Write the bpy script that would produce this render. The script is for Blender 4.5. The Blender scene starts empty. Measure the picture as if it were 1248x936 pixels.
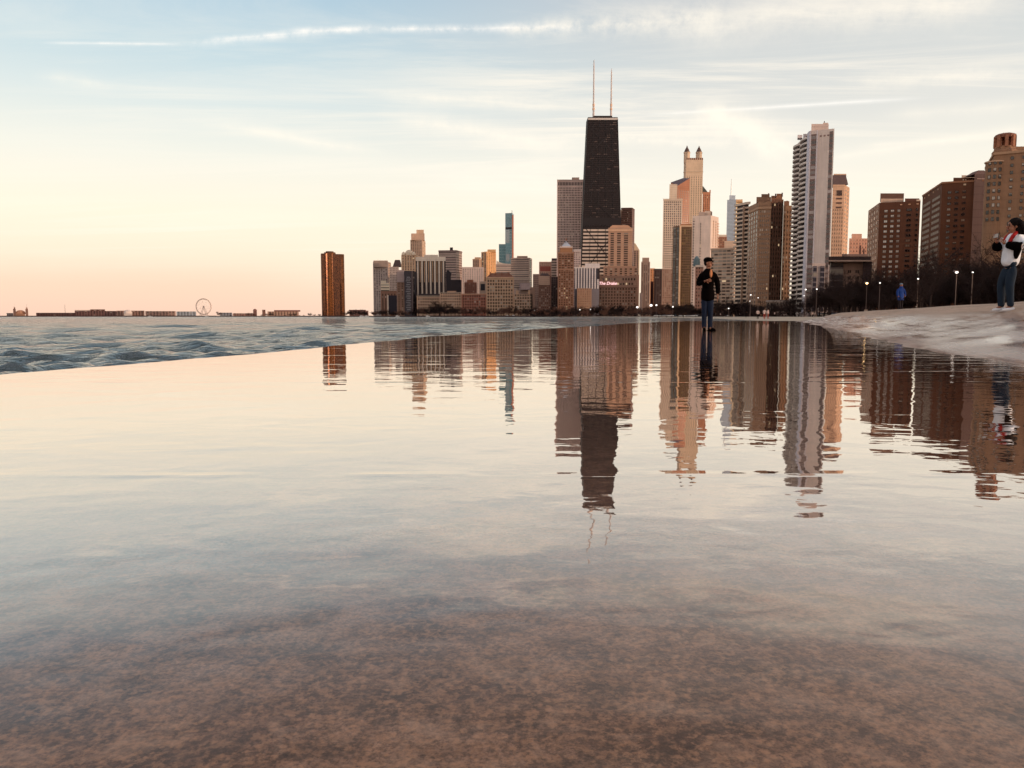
import bpy, bmesh, math, random
import numpy as np
from mathutils import Vector, Matrix, noise as mnoise
random.seed(7); np.random.seed(7)
S = bpy.context.scene
COL = S.collection
# ------------------------------------------------------------------ camera
F = 938.0; CX = 624.0; CY = 468.0; HC = 0.37
PITCH = math.atan((CY - 385.8) / F)
cp, sp = math.cos(PITCH), math.sin(PITCH)
cam_d = bpy.data.cameras.new('camera'); cam = bpy.data.objects.new('camera', cam_d); COL.objects.link(cam)
cam_d.sensor_width = 36.0; cam_d.lens = 36.0 * F / 1248.0
cam_d.clip_start = 0.02; cam_d.clip_end = 20000
cam.location = (0, 0, HC); cam.rotation_euler = (math.radians(90) - PITCH, 0, 0)
S.camera = cam
def W(py, Y):
    t = (CY - py) / F
    return Y * (t * cp - sp) / (cp + t * sp)
def Z(py, Y): return HC + W(py, Y)
def X(px, py, Y): return (px - CX) / F * (Y * cp - W(py, Y) * sp)
def Pt(px, py, Y): return Vector((X(px, py, Y), Y, Z(py, Y)))
def Xz(px, z, Y): return (px - CX) / F * (Y * cp - (z - HC) * sp)
def direction(px, py):
    x = (px - CX) / F; t = (CY - py) / F
    v = Vector((x, cp + t * sp, t * cp - sp)); v.normalize(); return v
def lin(r, g, b):
    f = lambda c: ((c / 255 + .055) / 1.055) ** 2.4 if c > 10 else c / 255 / 12.92
    return (f(r), f(g), f(b), 1)
# ------------------------------------------------------------------ objects
def clean(p): return p
def tag(o, label=None, cat=None, group=None, kind=None):
    if label: o['label'] = label
    if cat: o['category'] = cat
    if group: o['group'] = group
    if kind: o['kind'] = kind
    return o
def empty(name, loc=(0, 0, 0), rz=0):
    o = bpy.data.objects.new(name, None); COL.objects.link(o); o.location = loc
    o.rotation_euler = (0, 0, rz); o.empty_display_size = .1
    return o
def link(name, me, parent=None, loc=None):
    o = bpy.data.objects.new(name, me); COL.objects.link(o)
    if parent: o.parent = parent
    if loc is not None: o.location = loc
    return o
class MB:
    def __init__(s): s.v = []; s.f = []; s.m = []
    def poly(s, pts, mi=0):
        n = len(s.v); s.v += [tuple(p) for p in pts]; s.f.append(tuple(range(n, n + len(pts)))); s.m.append(mi)
    def prism(s, xy, z0, z1, mi=0, z1s=None, tmi=None):
        n = len(s.v); k = len(xy)
        s.v += [(p[0], p[1], z0) for p in xy]
        s.v += [(p[0], p[1], (z1s[i] if z1s else z1)) for i, p in enumerate(xy)]
        for i in range(k):
            j = (i + 1) % k; s.f.append((n + i, n + j, n + k + j, n + k + i)); s.m.append(mi)
        s.f.append(tuple(n + k + i for i in range(k))); s.m.append(mi if tmi is None else tmi)
        s.f.append(tuple(n + i for i in range(k))[::-1]); s.m.append(mi)
    def frustum(s, xy0, z0, xy1, z1, mi=0):
        n = len(s.v); k = len(xy0)
        s.v += [(p[0], p[1], z0) for p in xy0] + [(p[0], p[1], z1) for p in xy1]
        for i in range(k):
            j = (i + 1) % k; s.f.append((n + i, n + j, n + k + j, n + k + i)); s.m.append(mi)
        s.f.append(tuple(n + k + i for i in range(k))); s.m.append(mi)
        s.f.append(tuple(n + i for i in range(k))[::-1]); s.m.append(mi)
    def slab(s, a, u, nrm, u0, u1, z0, z1, d0, d1, mi=0):
        q = [(a[0] + u[0] * U + nrm[0] * D, a[1] + u[1] * U + nrm[1] * D) for U, D in ((u0, d1), (u1, d1), (u1, d0), (u0, d0))]
        s.prism(q, z0, z1, mi)
    def box(s, c, h, mi=0, rz=0):
        ca, sa = math.cos(rz), math.sin(rz)
        q = [(c[0] + x * ca - y * sa, c[1] + x * sa + y * ca) for x, y in ((-h[0], -h[1]), (h[0], -h[1]), (h[0], h[1]), (-h[0], h[1]))]
        s.prism(q, c[2] - h[2], c[2] + h[2], mi)
    def tube(s, pts, rads, n=6, mi=0, caps=True):
        rings = []
        up = Vector((0, 0, 1))
        for i, p in enumerate(pts):
            p = Vector(p)
            d = (Vector(pts[min(i + 1, len(pts) - 1)]) - Vector(pts[max(i - 1, 0)])).normalized()
            a = d.cross(up)
            if a.length < 1e-3: a = d.cross(Vector((1, 0, 0)))
            a.normalize(); b = d.cross(a)
            k = len(s.v)
            for j in range(n):
                t = 2 * math.pi * j / n
                s.v.append(tuple(p + (a * math.cos(t) + b * math.sin(t)) * rads[i]))
            rings.append(k)
        for i in range(len(rings) - 1):
            for j in range(n):
                k = (j + 1) % n
                s.f.append((rings[i] + j, rings[i] + k, rings[i + 1] + k, rings[i + 1] + j)); s.m.append(mi)
        if caps:
            s.f.append(tuple(rings[0] + j for j in range(n))[::-1]); s.m.append(mi)
            s.f.append(tuple(rings[-1] + j for j in range(n))); s.m.append(mi)
    def lathe(s, c, prof, n=16, mi=0):
        rings = []
        for r, z in prof:
            k = len(s.v); rings.append(k)
            for j in range(n):
                t = 2 * math.pi * j / n
                s.v.append((c[0] + r * math.cos(t), c[1] + r * math.sin(t), c[2] + z))
        for i in range(len(rings) - 1):
            for j in range(n):
                k = (j + 1) % n
                s.f.append((rings[i] + j, rings[i] + k, rings[i + 1] + k, rings[i + 1] + j)); s.m.append(mi)
        s.f.append(tuple(rings[0] + j for j in range(n))[::-1]); s.m.append(mi)
        s.f.append(tuple(rings[-1] + j for j in range(n))); s.m.append(mi)
    def sphere(s, c, r, n=8, mi=0, sc=(1, 1, 1)):
        prof = []
        k0 = len(s.v)
        m = n // 2 + 1
        for i in range(1, m):
            a = math.pi * i / m
            for j in range(n):
                t = 2 * math.pi * j / n
                s.v.append((c[0] + r * sc[0] * math.sin(a) * math.cos(t), c[1] + r * sc[1] * math.sin(a) * math.sin(t), c[2] - r * sc[2] * math.cos(a)))
        for i in range(m - 2):
            for j in range(n):
                k = (j + 1) % n
                s.f.append((k0 + i * n + j, k0 + i * n + k, k0 + (i + 1) * n + k, k0 + (i + 1) * n + j)); s.m.append(mi)
        s.v.append((c[0], c[1], c[2] - r * sc[2])); s.v.append((c[0], c[1], c[2] + r * sc[2]))
        b = len(s.v) - 2
        for j in range(n):
            k = (j + 1) % n
            s.f.append((b, k0 + k, k0 + j)); s.m.append(mi)
            s.f.append((b + 1, k0 + (m - 2) * n + j, k0 + (m - 2) * n + k)); s.m.append(mi)
    def mesh(s, name, mats, smooth=False):
        me = bpy.data.meshes.new(name); me.from_pydata(s.v, [], s.f)
        for m in (mats if isinstance(mats, (list, tuple)) else [mats]): me.materials.append(m)
        me.polygons.foreach_set('material_index', s.m)
        if smooth: me.polygons.foreach_set('use_smooth', [True] * len(s.f))
        me.update(); return me
    def build(s, name, mats, parent=None, smooth=False, loc=None):
        return link(name, s.mesh(name, mats, smooth), parent, loc)
# ------------------------------------------------------------------ materials
class NT:
    def __init__(s, tree): s.t = tree; s.n = tree.nodes; s.l = tree.links
    def node(s, kind, **kw):
        o = s.n.new(kind)
        for k, v in kw.items(): setattr(o, k, v)
        return o
    def put(s, sock, v):
        if v is None: return
        if isinstance(v, bpy.types.NodeSocket): s.l.new(v, sock)
        else: sock.default_value = v
    def math(s, op, a, b=None, c=None, clamp=False):
        n = s.node('ShaderNodeMath', operation=op); n.use_clamp = clamp
        s.put(n.inputs[0], a); s.put(n.inputs[1], b); s.put(n.inputs[2], c); return n.outputs[0]
    def vmath(s, op, a, b=None, out=0):
        n = s.node('ShaderNodeVectorMath', operation=op)
        s.put(n.inputs[0], a); s.put(n.inputs[1], b); return n.outputs[out]
    def dot(s, a, b): return s.vmath('DOT_PRODUCT', a, b, 1)
    def mix(s, f, a, b, mode='MIX'):
        n = s.node('ShaderNodeMix', data_type='RGBA', blend_type=mode)
        s.put(n.inputs[0], f); s.put(n.inputs[6], a); s.put(n.inputs[7], b); return n.outputs[2]
    def noise(s, vec, scale, detail=4, rough=.5, dist=0, out=0, dim='3D'):
        n = s.node('ShaderNodeTexNoise', noise_dimensions=dim); s.put(n.inputs['Vector'], vec)
        n.inputs['Scale'].default_value = scale; n.inputs['Detail'].default_value = detail
        n.inputs['Roughness'].default_value = rough; n.inputs['Distortion'].default_value = dist
        return n.outputs[out]
    def white(s, vec, out=0):
        n = s.node('ShaderNodeTexWhiteNoise', noise_dimensions='3D'); s.put(n.inputs['Vector'], vec); return n.outputs[out]
    def remap(s, v, a, b, c=0.0, d=1.0, smooth=False):
        n = s.node('ShaderNodeMapRange'); n.interpolation_type = 'SMOOTHSTEP' if smooth else 'LINEAR'
        n.clamp = True
        s.put(n.inputs[0], v); s.put(n.inputs[1], a); s.put(n.inputs[2], b); s.put(n.inputs[3], c); s.put(n.inputs[4], d)
        return n.outputs[0]
    def ramp(s, v, stops):
        n = s.node('ShaderNodeValToRGB'); s.put(n.inputs[0], v); e = n.color_ramp.elements
        while len(e) < len(stops): e.new(.5)
        for i, (p, c) in enumerate(stops): e[i].position = p; e[i].color = c if len(c) == 4 else (*c, 1)
        return n.outputs[0]
    def sep(s, v):
        n = s.node('ShaderNodeSeparateXYZ'); s.put(n.inputs[0], v); return n.outputs
    def comb(s, x=0., y=0., z=0.):
        n = s.node('ShaderNodeCombineXYZ'); s.put(n.inputs[0], x); s.put(n.inputs[1], y); s.put(n.inputs[2], z); return n.outputs[0]
    def bump(s, h, strength=1., dist=.01, normal=None):
        n = s.node('ShaderNodeBump'); s.put(n.inputs['Height'], h); n.inputs['Strength'].default_value = strength
        n.inputs['Distance'].default_value = dist
        if normal is not None: s.put(n.inputs['Normal'], normal)
        return n.outputs[0]
def new_mat(name):
    m = bpy.data.materials.new(name); m.use_nodes = True; m.node_tree.nodes.clear()
    t = NT(m.node_tree); out = t.node('ShaderNodeOutputMaterial'); return m, t, out
def principled(t, out, **kw):
    b = t.node('ShaderNodeBsdfPrincipled')
    names = dict(color='Base Color', rough='Roughness', metal='Metallic', normal='Normal', ior='IOR', emit='Emission Color', estr='Emission Strength', spec='Specular IOR Level', coat='Coat Weight', crough='Coat Roughness', sheen='Sheen Weight')
    for k, v in kw.items(): t.put(b.inputs[names[k]], v)
    t.l.new(b.outputs[0], out.inputs[0]); return b
def simple(name, c, rough=.7, metal=0., var=.25, scale=3., emit=0., bump=0.):
    m, t, out = new_mat(name)
    g = t.node('ShaderNodeTexCoord').outputs['Object']
    n = t.noise(g, scale, 5, .6)
    k = t.remap(n, .25, .75, 1 - var, 1 + var)
    colr = t.mix(1.0, c, t.comb(k, k, k), 'MULTIPLY')
    kw = {}
    if bump: kw['normal'] = t.bump(n, .6, bump)
    principled(t, out, color=colr, rough=rough, metal=metal, emit=c if emit else (0, 0, 0, 1), estr=emit, **kw)
    return m
_wm = {}
def tone(c):
    l = lin(*c)
    if sum(c) <= 250: return l
    v = [a_ * g for a_, g in zip(l[:3], (1.27, 1.2, 1.15))]; k = min(1., .78 / max(v)); return tuple(a_ * k for a_ in v) + (1,)
def wall_mat(c, fh=3.2, line=.82, rough=.8, scale=.05):
    """masonry or concrete wall: tone patches, rain streaks and a faint line at each floor"""
    key = ('w', c, fh, line, rough)
    if key in _wm: return _wm[key]
    m, t, out = new_mat('wall')
    g = t.node('ShaderNodeTexCoord').outputs['Object']; s = t.sep(g)
    n1 = t.noise(g, scale, 4, .6); n2 = t.noise(t.vmath('MULTIPLY', g, (1.2, 1.2, .07)), 1., 3, .6)
    k = t.math('MULTIPLY', t.remap(n1, .3, .7, .86, 1.12), t.remap(n2, .3, .7, .9, 1.08))
    fr = t.math('FRACT', t.math('DIVIDE', s[2], fh))
    ln = t.remap(t.math('LESS_THAN', fr, .16), 0, 1, 1, line)
    k = t.math('MULTIPLY', k, ln)
    principled(t, out, color=t.mix(1., tone(c), t.comb(k, k, k), 'MULTIPLY'), rough=rough)
    _wm[key] = m; return m
def glass_mat(dark=(38, 34, 38), wall=(150, 130, 115), fh=3.2, ratio=.55, blind=(190, 175, 160), bl=.25, lit=.004, uw=0., rough=.18, metal=0., gap=.2, ior=1.7):
    """window strips and bands: panes and spandrels by floor, each pane with its own blind or lamp"""
    key = ('g', dark, wall, fh, ratio, blind, bl, lit, uw, rough, metal, gap, ior)
    if key in _wm: return _wm[key]
    m, t, out = new_mat('window_glass')
    tc = t.node('ShaderNodeTexCoord'); g = tc.outputs['Object']; s = t.sep(g)
    oi = t.node('ShaderNodeObjectInfo').outputs['Random']
    zf = t.math('DIVIDE', s[2], fh); fl = t.math('FLOOR', zf); fr = t.math('FRACT', zf)
    isw = t.math('LESS_THAN', fr, ratio)
    uid = 0.
    if uw:
        u = t.math('DIVIDE', t.math('ADD', s[0], t.math('MULTIPLY', s[1], .35)), uw)
        uid = t.math('FLOOR', u)
        isw = t.math('MULTIPLY', isw, t.math('GREATER_THAN', t.math('FRACT', u), gap))
    rnd = t.white(t.comb(t.math('MULTIPLY', oi, 91.), fl, uid))
    rnd2 = t.white(t.comb(fl, uid, t.math('MULTIPLY', oi, 57.)))
    isb = t.math('LESS_THAN', rnd, bl)
    wc = t.mix(t.math('MULTIPLY', isb, t.remap(rnd2, 0, 1, .25, .9)), lin(*dark), lin(*blind))
    n1 = t.noise(g, .07, 3, .6)
    k = t.remap(n1, .3, .7, .85, 1.12)
    wl = t.mix(1., tone(wall), t.comb(k, k, k), 'MULTIPLY')
    colr = t.mix(isw, wl, wc)
    rg = t.mix(isw, (.8, .8, .8, 1), (rough, rough, rough, 1))
    il = t.math('MULTIPLY', isw, t.math('GREATER_THAN', rnd, 1 - lit))
    es = t.math('MULTIPLY', il, .55)
    b = principled(t, out, color=colr, rough=rg, emit=(1, .72, .42, 1), estr=es, ior=t.math('ADD', 1.4, t.math('MULTIPLY', isw, ior - 1.4)))
    if metal: t.put(b.inputs['Metallic'], t.math('MULTIPLY', isw, metal))
    _wm[key] = m; return m
# ------------------------------------------------------------------ world and sun
SUN_EL = math.radians(5.0); SUN_AZ = math.radians(112)       # azimuth clockwise from the view direction (+Y)
sun_dir = Vector((math.sin(SUN_AZ) * math.cos(SUN_EL), math.cos(SUN_AZ) * math.cos(SUN_EL), math.sin(SUN_EL)))
w = bpy.data.worlds.new('World'); S.world = w; w.use_nodes = True; w.node_tree.nodes.clear()
t = NT(w.node_tree)
out = t.node('ShaderNodeOutputWorld'); bg = t.node('ShaderNodeBackground'); t.l.new(bg.outputs[0], out.inputs[0])
d = t.node('ShaderNodeTexCoord').outputs['Generated']
s = t.sep(d); zz = s[2]
sky = t.node('ShaderNodeTexSky', sky_type='NISHITA'); sky.sun_disc = False
sky.sun_elevation = SUN_EL; sky.sun_rotation = SUN_AZ
sky.air_density = 1.0; sky.dust_density = 2.0; sky.ozone_density = 1.0
nish = sky.outputs[0]
h = t.math('SQRT', t.math('ADD', t.math('MULTIPLY', s[0], s[0]), t.math('MULTIPLY', s[1], s[1])))
saz = t.math('DIVIDE', s[0], t.math('MAXIMUM', h, .001)); caz = t.math('DIVIDE', s[1], t.math('MAXIMUM', h, .001))
zp = t.math('MAXIMUM', zz, 0.)
L = [(0, lin(246, 207, 184)), (.03, lin(250, 217, 192)), (.07, lin(253, 232, 208)), (.12, lin(251, 239, 217)), (.187, lin(238, 236, 224)), (.25, lin(214, 224, 223)), (.30, lin(192, 212, 219)), (.365, lin(166, 196, 214)), (.46, lin(168, 174, 182)), (.6, lin(148, 146, 150)), (1, lin(140, 148, 162))]
R = [(0, lin(252, 232, 205)), (.06, lin(252, 238, 214)), (.13, lin(250, 241, 223)), (.18, lin(241, 236, 223)), (.23, lin(222, 221, 215)), (.30, lin(206, 209, 208)), (.365, lin(196, 198, 200)), (.46, lin(186, 180, 178)), (.6, lin(152, 146, 146)), (1, lin(140, 148, 162))]
Wst = [(0, lin(255, 200, 130)), (.06, lin(255, 214, 150)), (.19, lin(255, 232, 190)), (.365, lin(225, 218, 205)), (.6, lin(170, 174, 184)), (1, lin(150, 162, 180))]
Bk = [(0, lin(250, 226, 204)), (.1, lin(252, 232, 212)), (.25, lin(240, 228, 216)), (.5, lin(196, 196, 202)), (1, lin(150, 162, 180))]
f_right = t.remap(saz, -.38, .32, 0, 1, True)
base = t.mix(f_right, t.ramp(zp, L), t.ramp(zp, R))
base = t.mix(t.remap(saz, .62, 1., 0, 1, True), base, t.ramp(zp, Wst))
f_back = t.math('MULTIPLY', t.remap(caz, .2, -.5, 0, 1, True), t.remap(saz, .95, .55, 0, 1, True))
base = t.mix(f_back, base, t.ramp(zp, Bk))
# cirrus veils, laid out on a high plane over the place
zc = t.math('MAXIMUM', t.math('ADD', zz, .06), .02)
pl = t.comb(t.math('DIVIDE', s[0], zc), t.math('DIVIDE', s[1], zc), 0.)
mp = t.node('ShaderNodeMapping'); t.l.new(pl, mp.inputs[0]); mp.inputs['Rotation'].default_value = (0, 0, math.radians(-8)); mp.inputs['Scale'].default_value = (.30, 1.9, 1)
cn = t.noise(mp.outputs[0], 1.1, 10, .66, .8)
cn2 = t.noise(pl, .42, 3, .5)
cir = t.math('MULTIPLY', t.remap(cn, .43, .68, 0, 1, True), t.remap(cn2, .36, .60, .2, 1.))
cir = t.math('MULTIPLY', cir, t.remap(saz, -.6, .1, .3, 1.))
cir = t.math('MULTIPLY', cir, t.remap(zz, .03, .12, 0, 1))
base = t.mix(t.math('MULTIPLY', cir, 1., clamp=True), base, lin(255, 245, 229))
wob = t.noise(d, 6., 5, .6); wob2 = t.noise(d, 40., 4, .65)
def streak(p1, p2, width, strength, col=lin(255, 244, 230), fade=.25, rag=.5, bend=.02, wid2=None):
    """contrail or cirrus streak between two directions on the sky"""
    global base
    a, b = direction(*p1), direction(*p2)
    n = a.cross(b).normalized(); tg = (b - a).normalized(); s1, s2 = a.dot(tg), b.dot(tg)
    L_ = s2 - s1
    dist = t.math('ADD', t.dot(d, tuple(n)), t.math('MULTIPLY', t.math('SUBTRACT', wob, .5), bend))
    al = t.dot(d, tuple(tg))
    wd = width / F
    wdt = wd if wid2 is None else t.remap(al, s1, s2, wd, wid2 / F)
    core = t.math('SUBTRACT', 1., t.math('DIVIDE', t.math('ABSOLUTE', dist), wdt), clamp=True)
    core = t.math('MULTIPLY', core, core)
    m = t.math('MULTIPLY', t.remap(al, s1, s1 + fade * L_, 0, 1, True), t.remap(al, s2 - fade * L_, s2, 1, 0, True))
    m = t.math('MULTIPLY', m, t.math('GREATER_THAN', t.dot(d, tuple(((a + b) * .5).normalized())), .6))
    rg = t.remap(wob2, .35, .65, 1 - rag, 1.)
    v = t.math('MULTIPLY', t.math('MULTIPLY', core, m), t.math('MULTIPLY', rg, strength), clamp=True)
    base = t.mix(v, base, col)
WH = lin(255, 250, 242); CRM = lin(255, 246, 230)
streak((40, 52), (235, 54), 3, .8, WH, .3, .5, .004)
streak((190, 56), (420, 40), 9, .5, WH, .3, .9, .008)
streak((240, 50), (470, 32), 5.5, .75, WH, .2, .9, .006)
streak((330, 38), (720, 33), 6, .95, WH, .12, .85, .006, 9)
streak((600, 40), (900, 16), 14, .8, CRM, .15, .9, .014, 36)
streak((780, 40), (1300, -10), 46, .65, CRM, .25, .5, .03)
streak((770, 141), (1145, 118), 4.5, .85, WH, .25, .3, .003)
streak((1000, 194), (1270, 154), 10, .65, CRM, .15, .4, .006)
streak((1040, 178), (1240, 166), 6, .5, CRM, .2, .4, .004)
streak((1060, 142), (1290, 126), 16, .4, CRM, .3, .4, .01)
streak((215, 146), (490, 190), 15, .75, CRM, .4, .35, .012)
streak((420, 112), (740, 132), 18, .75, CRM, .4, .4, .012)
streak((440, 136), (740, 186), 26, .8, CRM, .35, .4, .02)
streak((560, 172), (900, 172), 30, .45, CRM, .35, .4, .03)
streak((845, 124), (965, 200), 16, 1.0, CRM, .25, .7, .02)
streak((690, 168), (930, 176), 12, .8, CRM, .3, .7, .015)
streak((1010, 100), (1290, 84), 22, .6, CRM, .3, .6, .02)
streak((880, 150), (1010, 196), 10, .7, CRM, .3, .6, .015)
streak((830, 122), (1000, 190), 38, .95, CRM, .3, .5, .03)
streak((790, 150), (960, 160), 40, .7, CRM, .3, .5, .03)
streak((30, 92), (150, 106), 14, .4, CRM, .4, .5, .02)
streak((480, 214), (760, 226), 26, .5, CRM, .4, .3, .03)
streak((560, 246), (640, 262), 14, .4, CRM, .4, .3, .03)
# pink evening band low over the lake
streak((-250, 345), (420, 345), 60, .35, lin(250, 205, 178), .3, .1, .03)
nz = t.vmath('SCALE', nish); nz.node.inputs[3].default_value = .10
col = t.mix(.12, base, nz)
lp = None
t.put(bg.inputs[0], col); bg.inputs[1].default_value = 1.14
w.cycles.sampling_method = 'MANUAL'; w.cycles.sample_map_resolution = 512
sd = bpy.data.lights.new('sun', 'SUN'); sd.energy = 2.0; sd.angle = math.radians(.6); sd.color = (1, .74, .54)
so = bpy.data.objects.new('sun', sd); COL.objects.link(so)
so.rotation_euler = (-sun_dir).to_track_quat('-Z', 'Y').to_euler(); so.location = (60, -30, 80)
S.view_settings.view_transform = 'Standard'; S.view_settings.look = 'None'
S.view_settings.exposure = 0.1; S.view_settings.gamma = 1.0
S.cycles.max_bounces = 6; S.cycles.diffuse_bounces = 2; S.cycles.glossy_bounces = 4; S.cycles.transparent_max_bounces = 12
S.cycles.transmission_bounces = 4; S.cycles.volume_bounces = 0
S.cycles.sample_clamp_indirect = 4.0
S.cycles.use_denoising = True
S.cycles.caustics_reflective = False
S.cycles.use_adaptive_sampling = True; S.cycles.adaptive_threshold = .025; S.cycles.adaptive_min_samples = 12
# ------------------------------------------------------------------ ground, water, beach
EDGE = [(-60, -6.2), (-10, -4.0)]
for px, py in ((0, 458), (137, 447.5), (270, 436.5), (440, 419.5), (530, 410.5), (650, 402.0), (720, 398)):
    # where the sea wall's lip lies on the level concrete
    lo, hi = 1., 400.
    for _ in range(60):
        mid = (lo + hi) / 2
        if Z(py, mid) > 0: lo = mid
        else: hi = mid
    EDGE.append((lo, X(px, py, lo)))
EDGE += [(44, 7.0), (60, 13.5)]
EY = np.array([e[0] for e in EDGE]); EX = np.array([e[1] for e in EDGE])
CREST_D = (math.sin(math.radians(19)), math.cos(math.radians(19)))
def crest_dist(x, y): return (x - 11.3) * CREST_D[1] - (y - 17) * CREST_D[0]
def sstep(a, b, v):
    k = np.clip((v - a) / (b - a), 0, 1); return k * k * (3 - 2 * k)
_rs = np.random.RandomState(3)
_wv = [(_rs.uniform(.05, .5), _rs.uniform(.05, .35), _rs.uniform(0, 6.28), _rs.uniform(.4, 1)) for _ in range(14)]
SL = .70 / (2.6 + .3)
def terr(x, y):
    """height of the concrete apron: level shelf, ramp up to a crest on the right, then falling to the park"""
    d = crest_dist(x, y)
    dw = d + (.16 * np.sin(x * .55 + y * .33 + 1.) + .07 * np.sin(y * 1.3 - x * .7) + .05 * np.sin(y * 3.1 + x * 2.2)) * (1 - sstep(-2.2, -.8, d))
    k = dw + 3.2; soft = .7
    up = np.where(k > soft, k * SL, np.where(k < -soft, 0, (k + soft) ** 2 / (4 * soft) * SL))
    up = np.where(k > 3.2 - .6, .70 - .5 * SL * .6 * np.clip(1 - (k - 2.6) / .6, 0, 1) ** 2 - 0, up)
    top = np.where(d > 3, np.minimum((d - 3) * .03, .33), 0)
    up = up - top
    nz = np.zeros_like(x)
    for a, b, c, e in _wv:
        nz = nz + np.sin(x * a * 2.2 + y * b * 1.6 + c) * e
    amp = .0012 + .006 * sstep(-5.8, -3.2, d)
    return up + nz * amp * .35
def rows(a, b, d0, ratio):
    r = [a]; st = d0
    while r[-1] < b: r.append(r[-1] + st); st *= ratio
    return r
ys = sorted(set([-y for y in rows(0, 40, .25, 1.18)][1:] + rows(0, 62, .05, 1.024)))
vs = rows(0, 8, .10, 1.0) + rows(8.2, 45, .3, 1.06)
ys = np.array(ys); vs = np.array(vs)
_jit = .035 * np.sin(ys * 1.7) + .02 * np.sin(ys * 4.3 + 1) + .012 * np.sin(ys * 11. + 2)
XX = np.interp(ys, EY, EX)[:, None] + _jit[:, None] + vs[None, :]; YY = np.repeat(ys[:, None], len(vs), 1)
ZZ = terr(XX, YY)
def grid_mesh(name, XX, YY, ZZ, mat, kind='structure', skirt=None):
    nr, nc = XX.shape
    v = np.stack([XX.ravel(), YY.ravel(), ZZ.ravel()], 1)
    i = np.arange(nr * nc).reshape(nr, nc)
    f = np.stack([i[:-1, :-1].ravel(), i[:-1, 1:].ravel(), i[1:, 1:].ravel(), i[1:, :-1].ravel()], 1)
    vl = v.tolist(); fl = f.tolist()
    if skirt is not None:      # vertical face down from the first column
        k = len(vl)
        for r in range(nr): vl.append([XX[r, 0] + .02, YY[r, 0], skirt])
        for r in range(nr - 1): fl.append([i[r, 0], i[r + 1, 0], k + r + 1, k + r])
    me = bpy.data.meshes.new(name); me.from_pydata(vl, [], fl); me.materials.append(mat)
    me.polygons.foreach_set('use_smooth', [True] * len(fl)); me.update()
    o = link(name, me); o['kind'] = kind; return o
JOINTS = [1.74, 4.22, 5.02, 7.2, 10.5, 14.5, 20.5, 27, 35]
def joint_mask(t, pos, wid, wob=.02):
    """narrow bands where the slabs of the apron meet"""
    s = t.sep(pos); n = t.noise(pos, 1.3, 3, .6)
    y = t.math('ADD', s[1], t.math('ADD', t.math('MULTIPLY', t.math('SUBTRACT', n, .5), wob), t.math('MULTIPLY', s[0], -.012)))
    acc = None
    for j in JOINTS:
        b = t.math('SUBTRACT', 1., t.math('DIVIDE', t.math('ABSOLUTE', t.math('SUBTRACT', y, j)), wid), clamp=True)
        acc = b if acc is None else t.math('MAXIMUM', acc, b)
    return acc
# concrete
m, t, out = new_mat('concrete'); pos = t.node('ShaderNodeNewGeometry').outputs['Position']
a = t.noise(pos, 3.2, 6, .62, .5); b = t.noise(pos, 14., 5, .7); c = t.noise(pos, 95., 3, .7)
vor = t.node('ShaderNodeTexVoronoi'); t.put(vor.inputs['Vector'], pos); vor.inputs['Scale'].default_value = 60.
sp1 = t.math('MULTIPLY', t.math('LESS_THAN', vor.outputs['Distance'], .22), t.math('GREATER_THAN', t.white(vor.outputs['Position']), .985))
vor2 = t.node('ShaderNodeTexVoronoi'); t.put(vor2.inputs['Vector'], pos); vor2.inputs['Scale'].default_value = 150.
slab = t.remap(t.math('ADD', t.sep(pos)[1], t.math('MULTIPLY', t.math('SUBTRACT', t.noise(pos, 1.6, 4, .6), .5), .7)), .75, 1.5, 0, 1, True)
base_c = t.mix(t.remap(a, .36, .64, 0, 1), lin(120, 78, 56), lin(232, 182, 150))
base_c = t.mix(t.math('MULTIPLY', slab, .6), base_c, lin(236, 176, 158))
base_c = t.mix(t.remap(b, .42, .60, 0, .75), base_c, lin(84, 56, 42))
base_c = t.mix(t.remap(t.noise(pos, 230., 3, .7), .42, .60, .55, 0), base_c, lin(46, 28, 20))
base_c = t.mix(t.remap(c, .46, .62, 0, .7), base_c, lin(214, 160, 122))
base_c = t.mix(t.remap(vor2.outputs['Distance'], .1, .5, .35, 0), base_c, lin(48, 34, 26))
mot = t.noise(t.vmath('MULTIPLY', pos, (1., 1.2, 1.)), 17., 6, .74, .5)
base_c = t.mix(t.remap(mot, .32, .52, .55, 0), base_c, lin(72, 48, 38))
base_c = t.mix(t.remap(mot, .52, .70, 0, .5), base_c, lin(222, 180, 152))
base_c = t.mix(t.math('MULTIPLY', sp1, .0), base_c, lin(225, 205, 185))
# away from the water the slab is dry and paler
s_ = t.sep(pos)
dd = t.math('SUBTRACT', t.math('MULTIPLY', t.math('SUBTRACT', s_[0], 11.3), CREST_D[1]), t.math('MULTIPLY', t.math('SUBTRACT', s_[1], 17.), CREST_D[0]))
ddn = t.math('ADD', dd, t.math('MULTIPLY', t.math('SUBTRACT', t.noise(t.comb(dd, t.math('MULTIPLY', t.math('ADD', t.math('MULTIPLY', s_[0], CREST_D[0]), t.math('MULTIPLY', s_[1], CREST_D[1])), .12), 0.), 1.6, 5, .6), .5), 1.6))
dry = t.remap(ddn, -2.1, -1.1, 0, 1, True)
drycol = t.mix(t.remap(b, .3, .7, 0, 1), lin(184, 148, 124), lin(212, 180, 156))
drycol = t.mix(t.remap(c, .3, .7, 0, .5), drycol, lin(150, 116, 94))
colr = t.mix(dry, base_c, drycol)
along = t.math('ADD', t.math('MULTIPLY', s_[0], CREST_D[0]), t.math('MULTIPLY', s_[1], CREST_D[1]))
def groove(v, period, w_):
    fr_ = t.math('FRACT', t.math('DIVIDE', v, period)); return t.math('LESS_THAN', t.math('ABSOLUTE', t.math('SUBTRACT', fr_, .5)), w_ / period)
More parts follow.
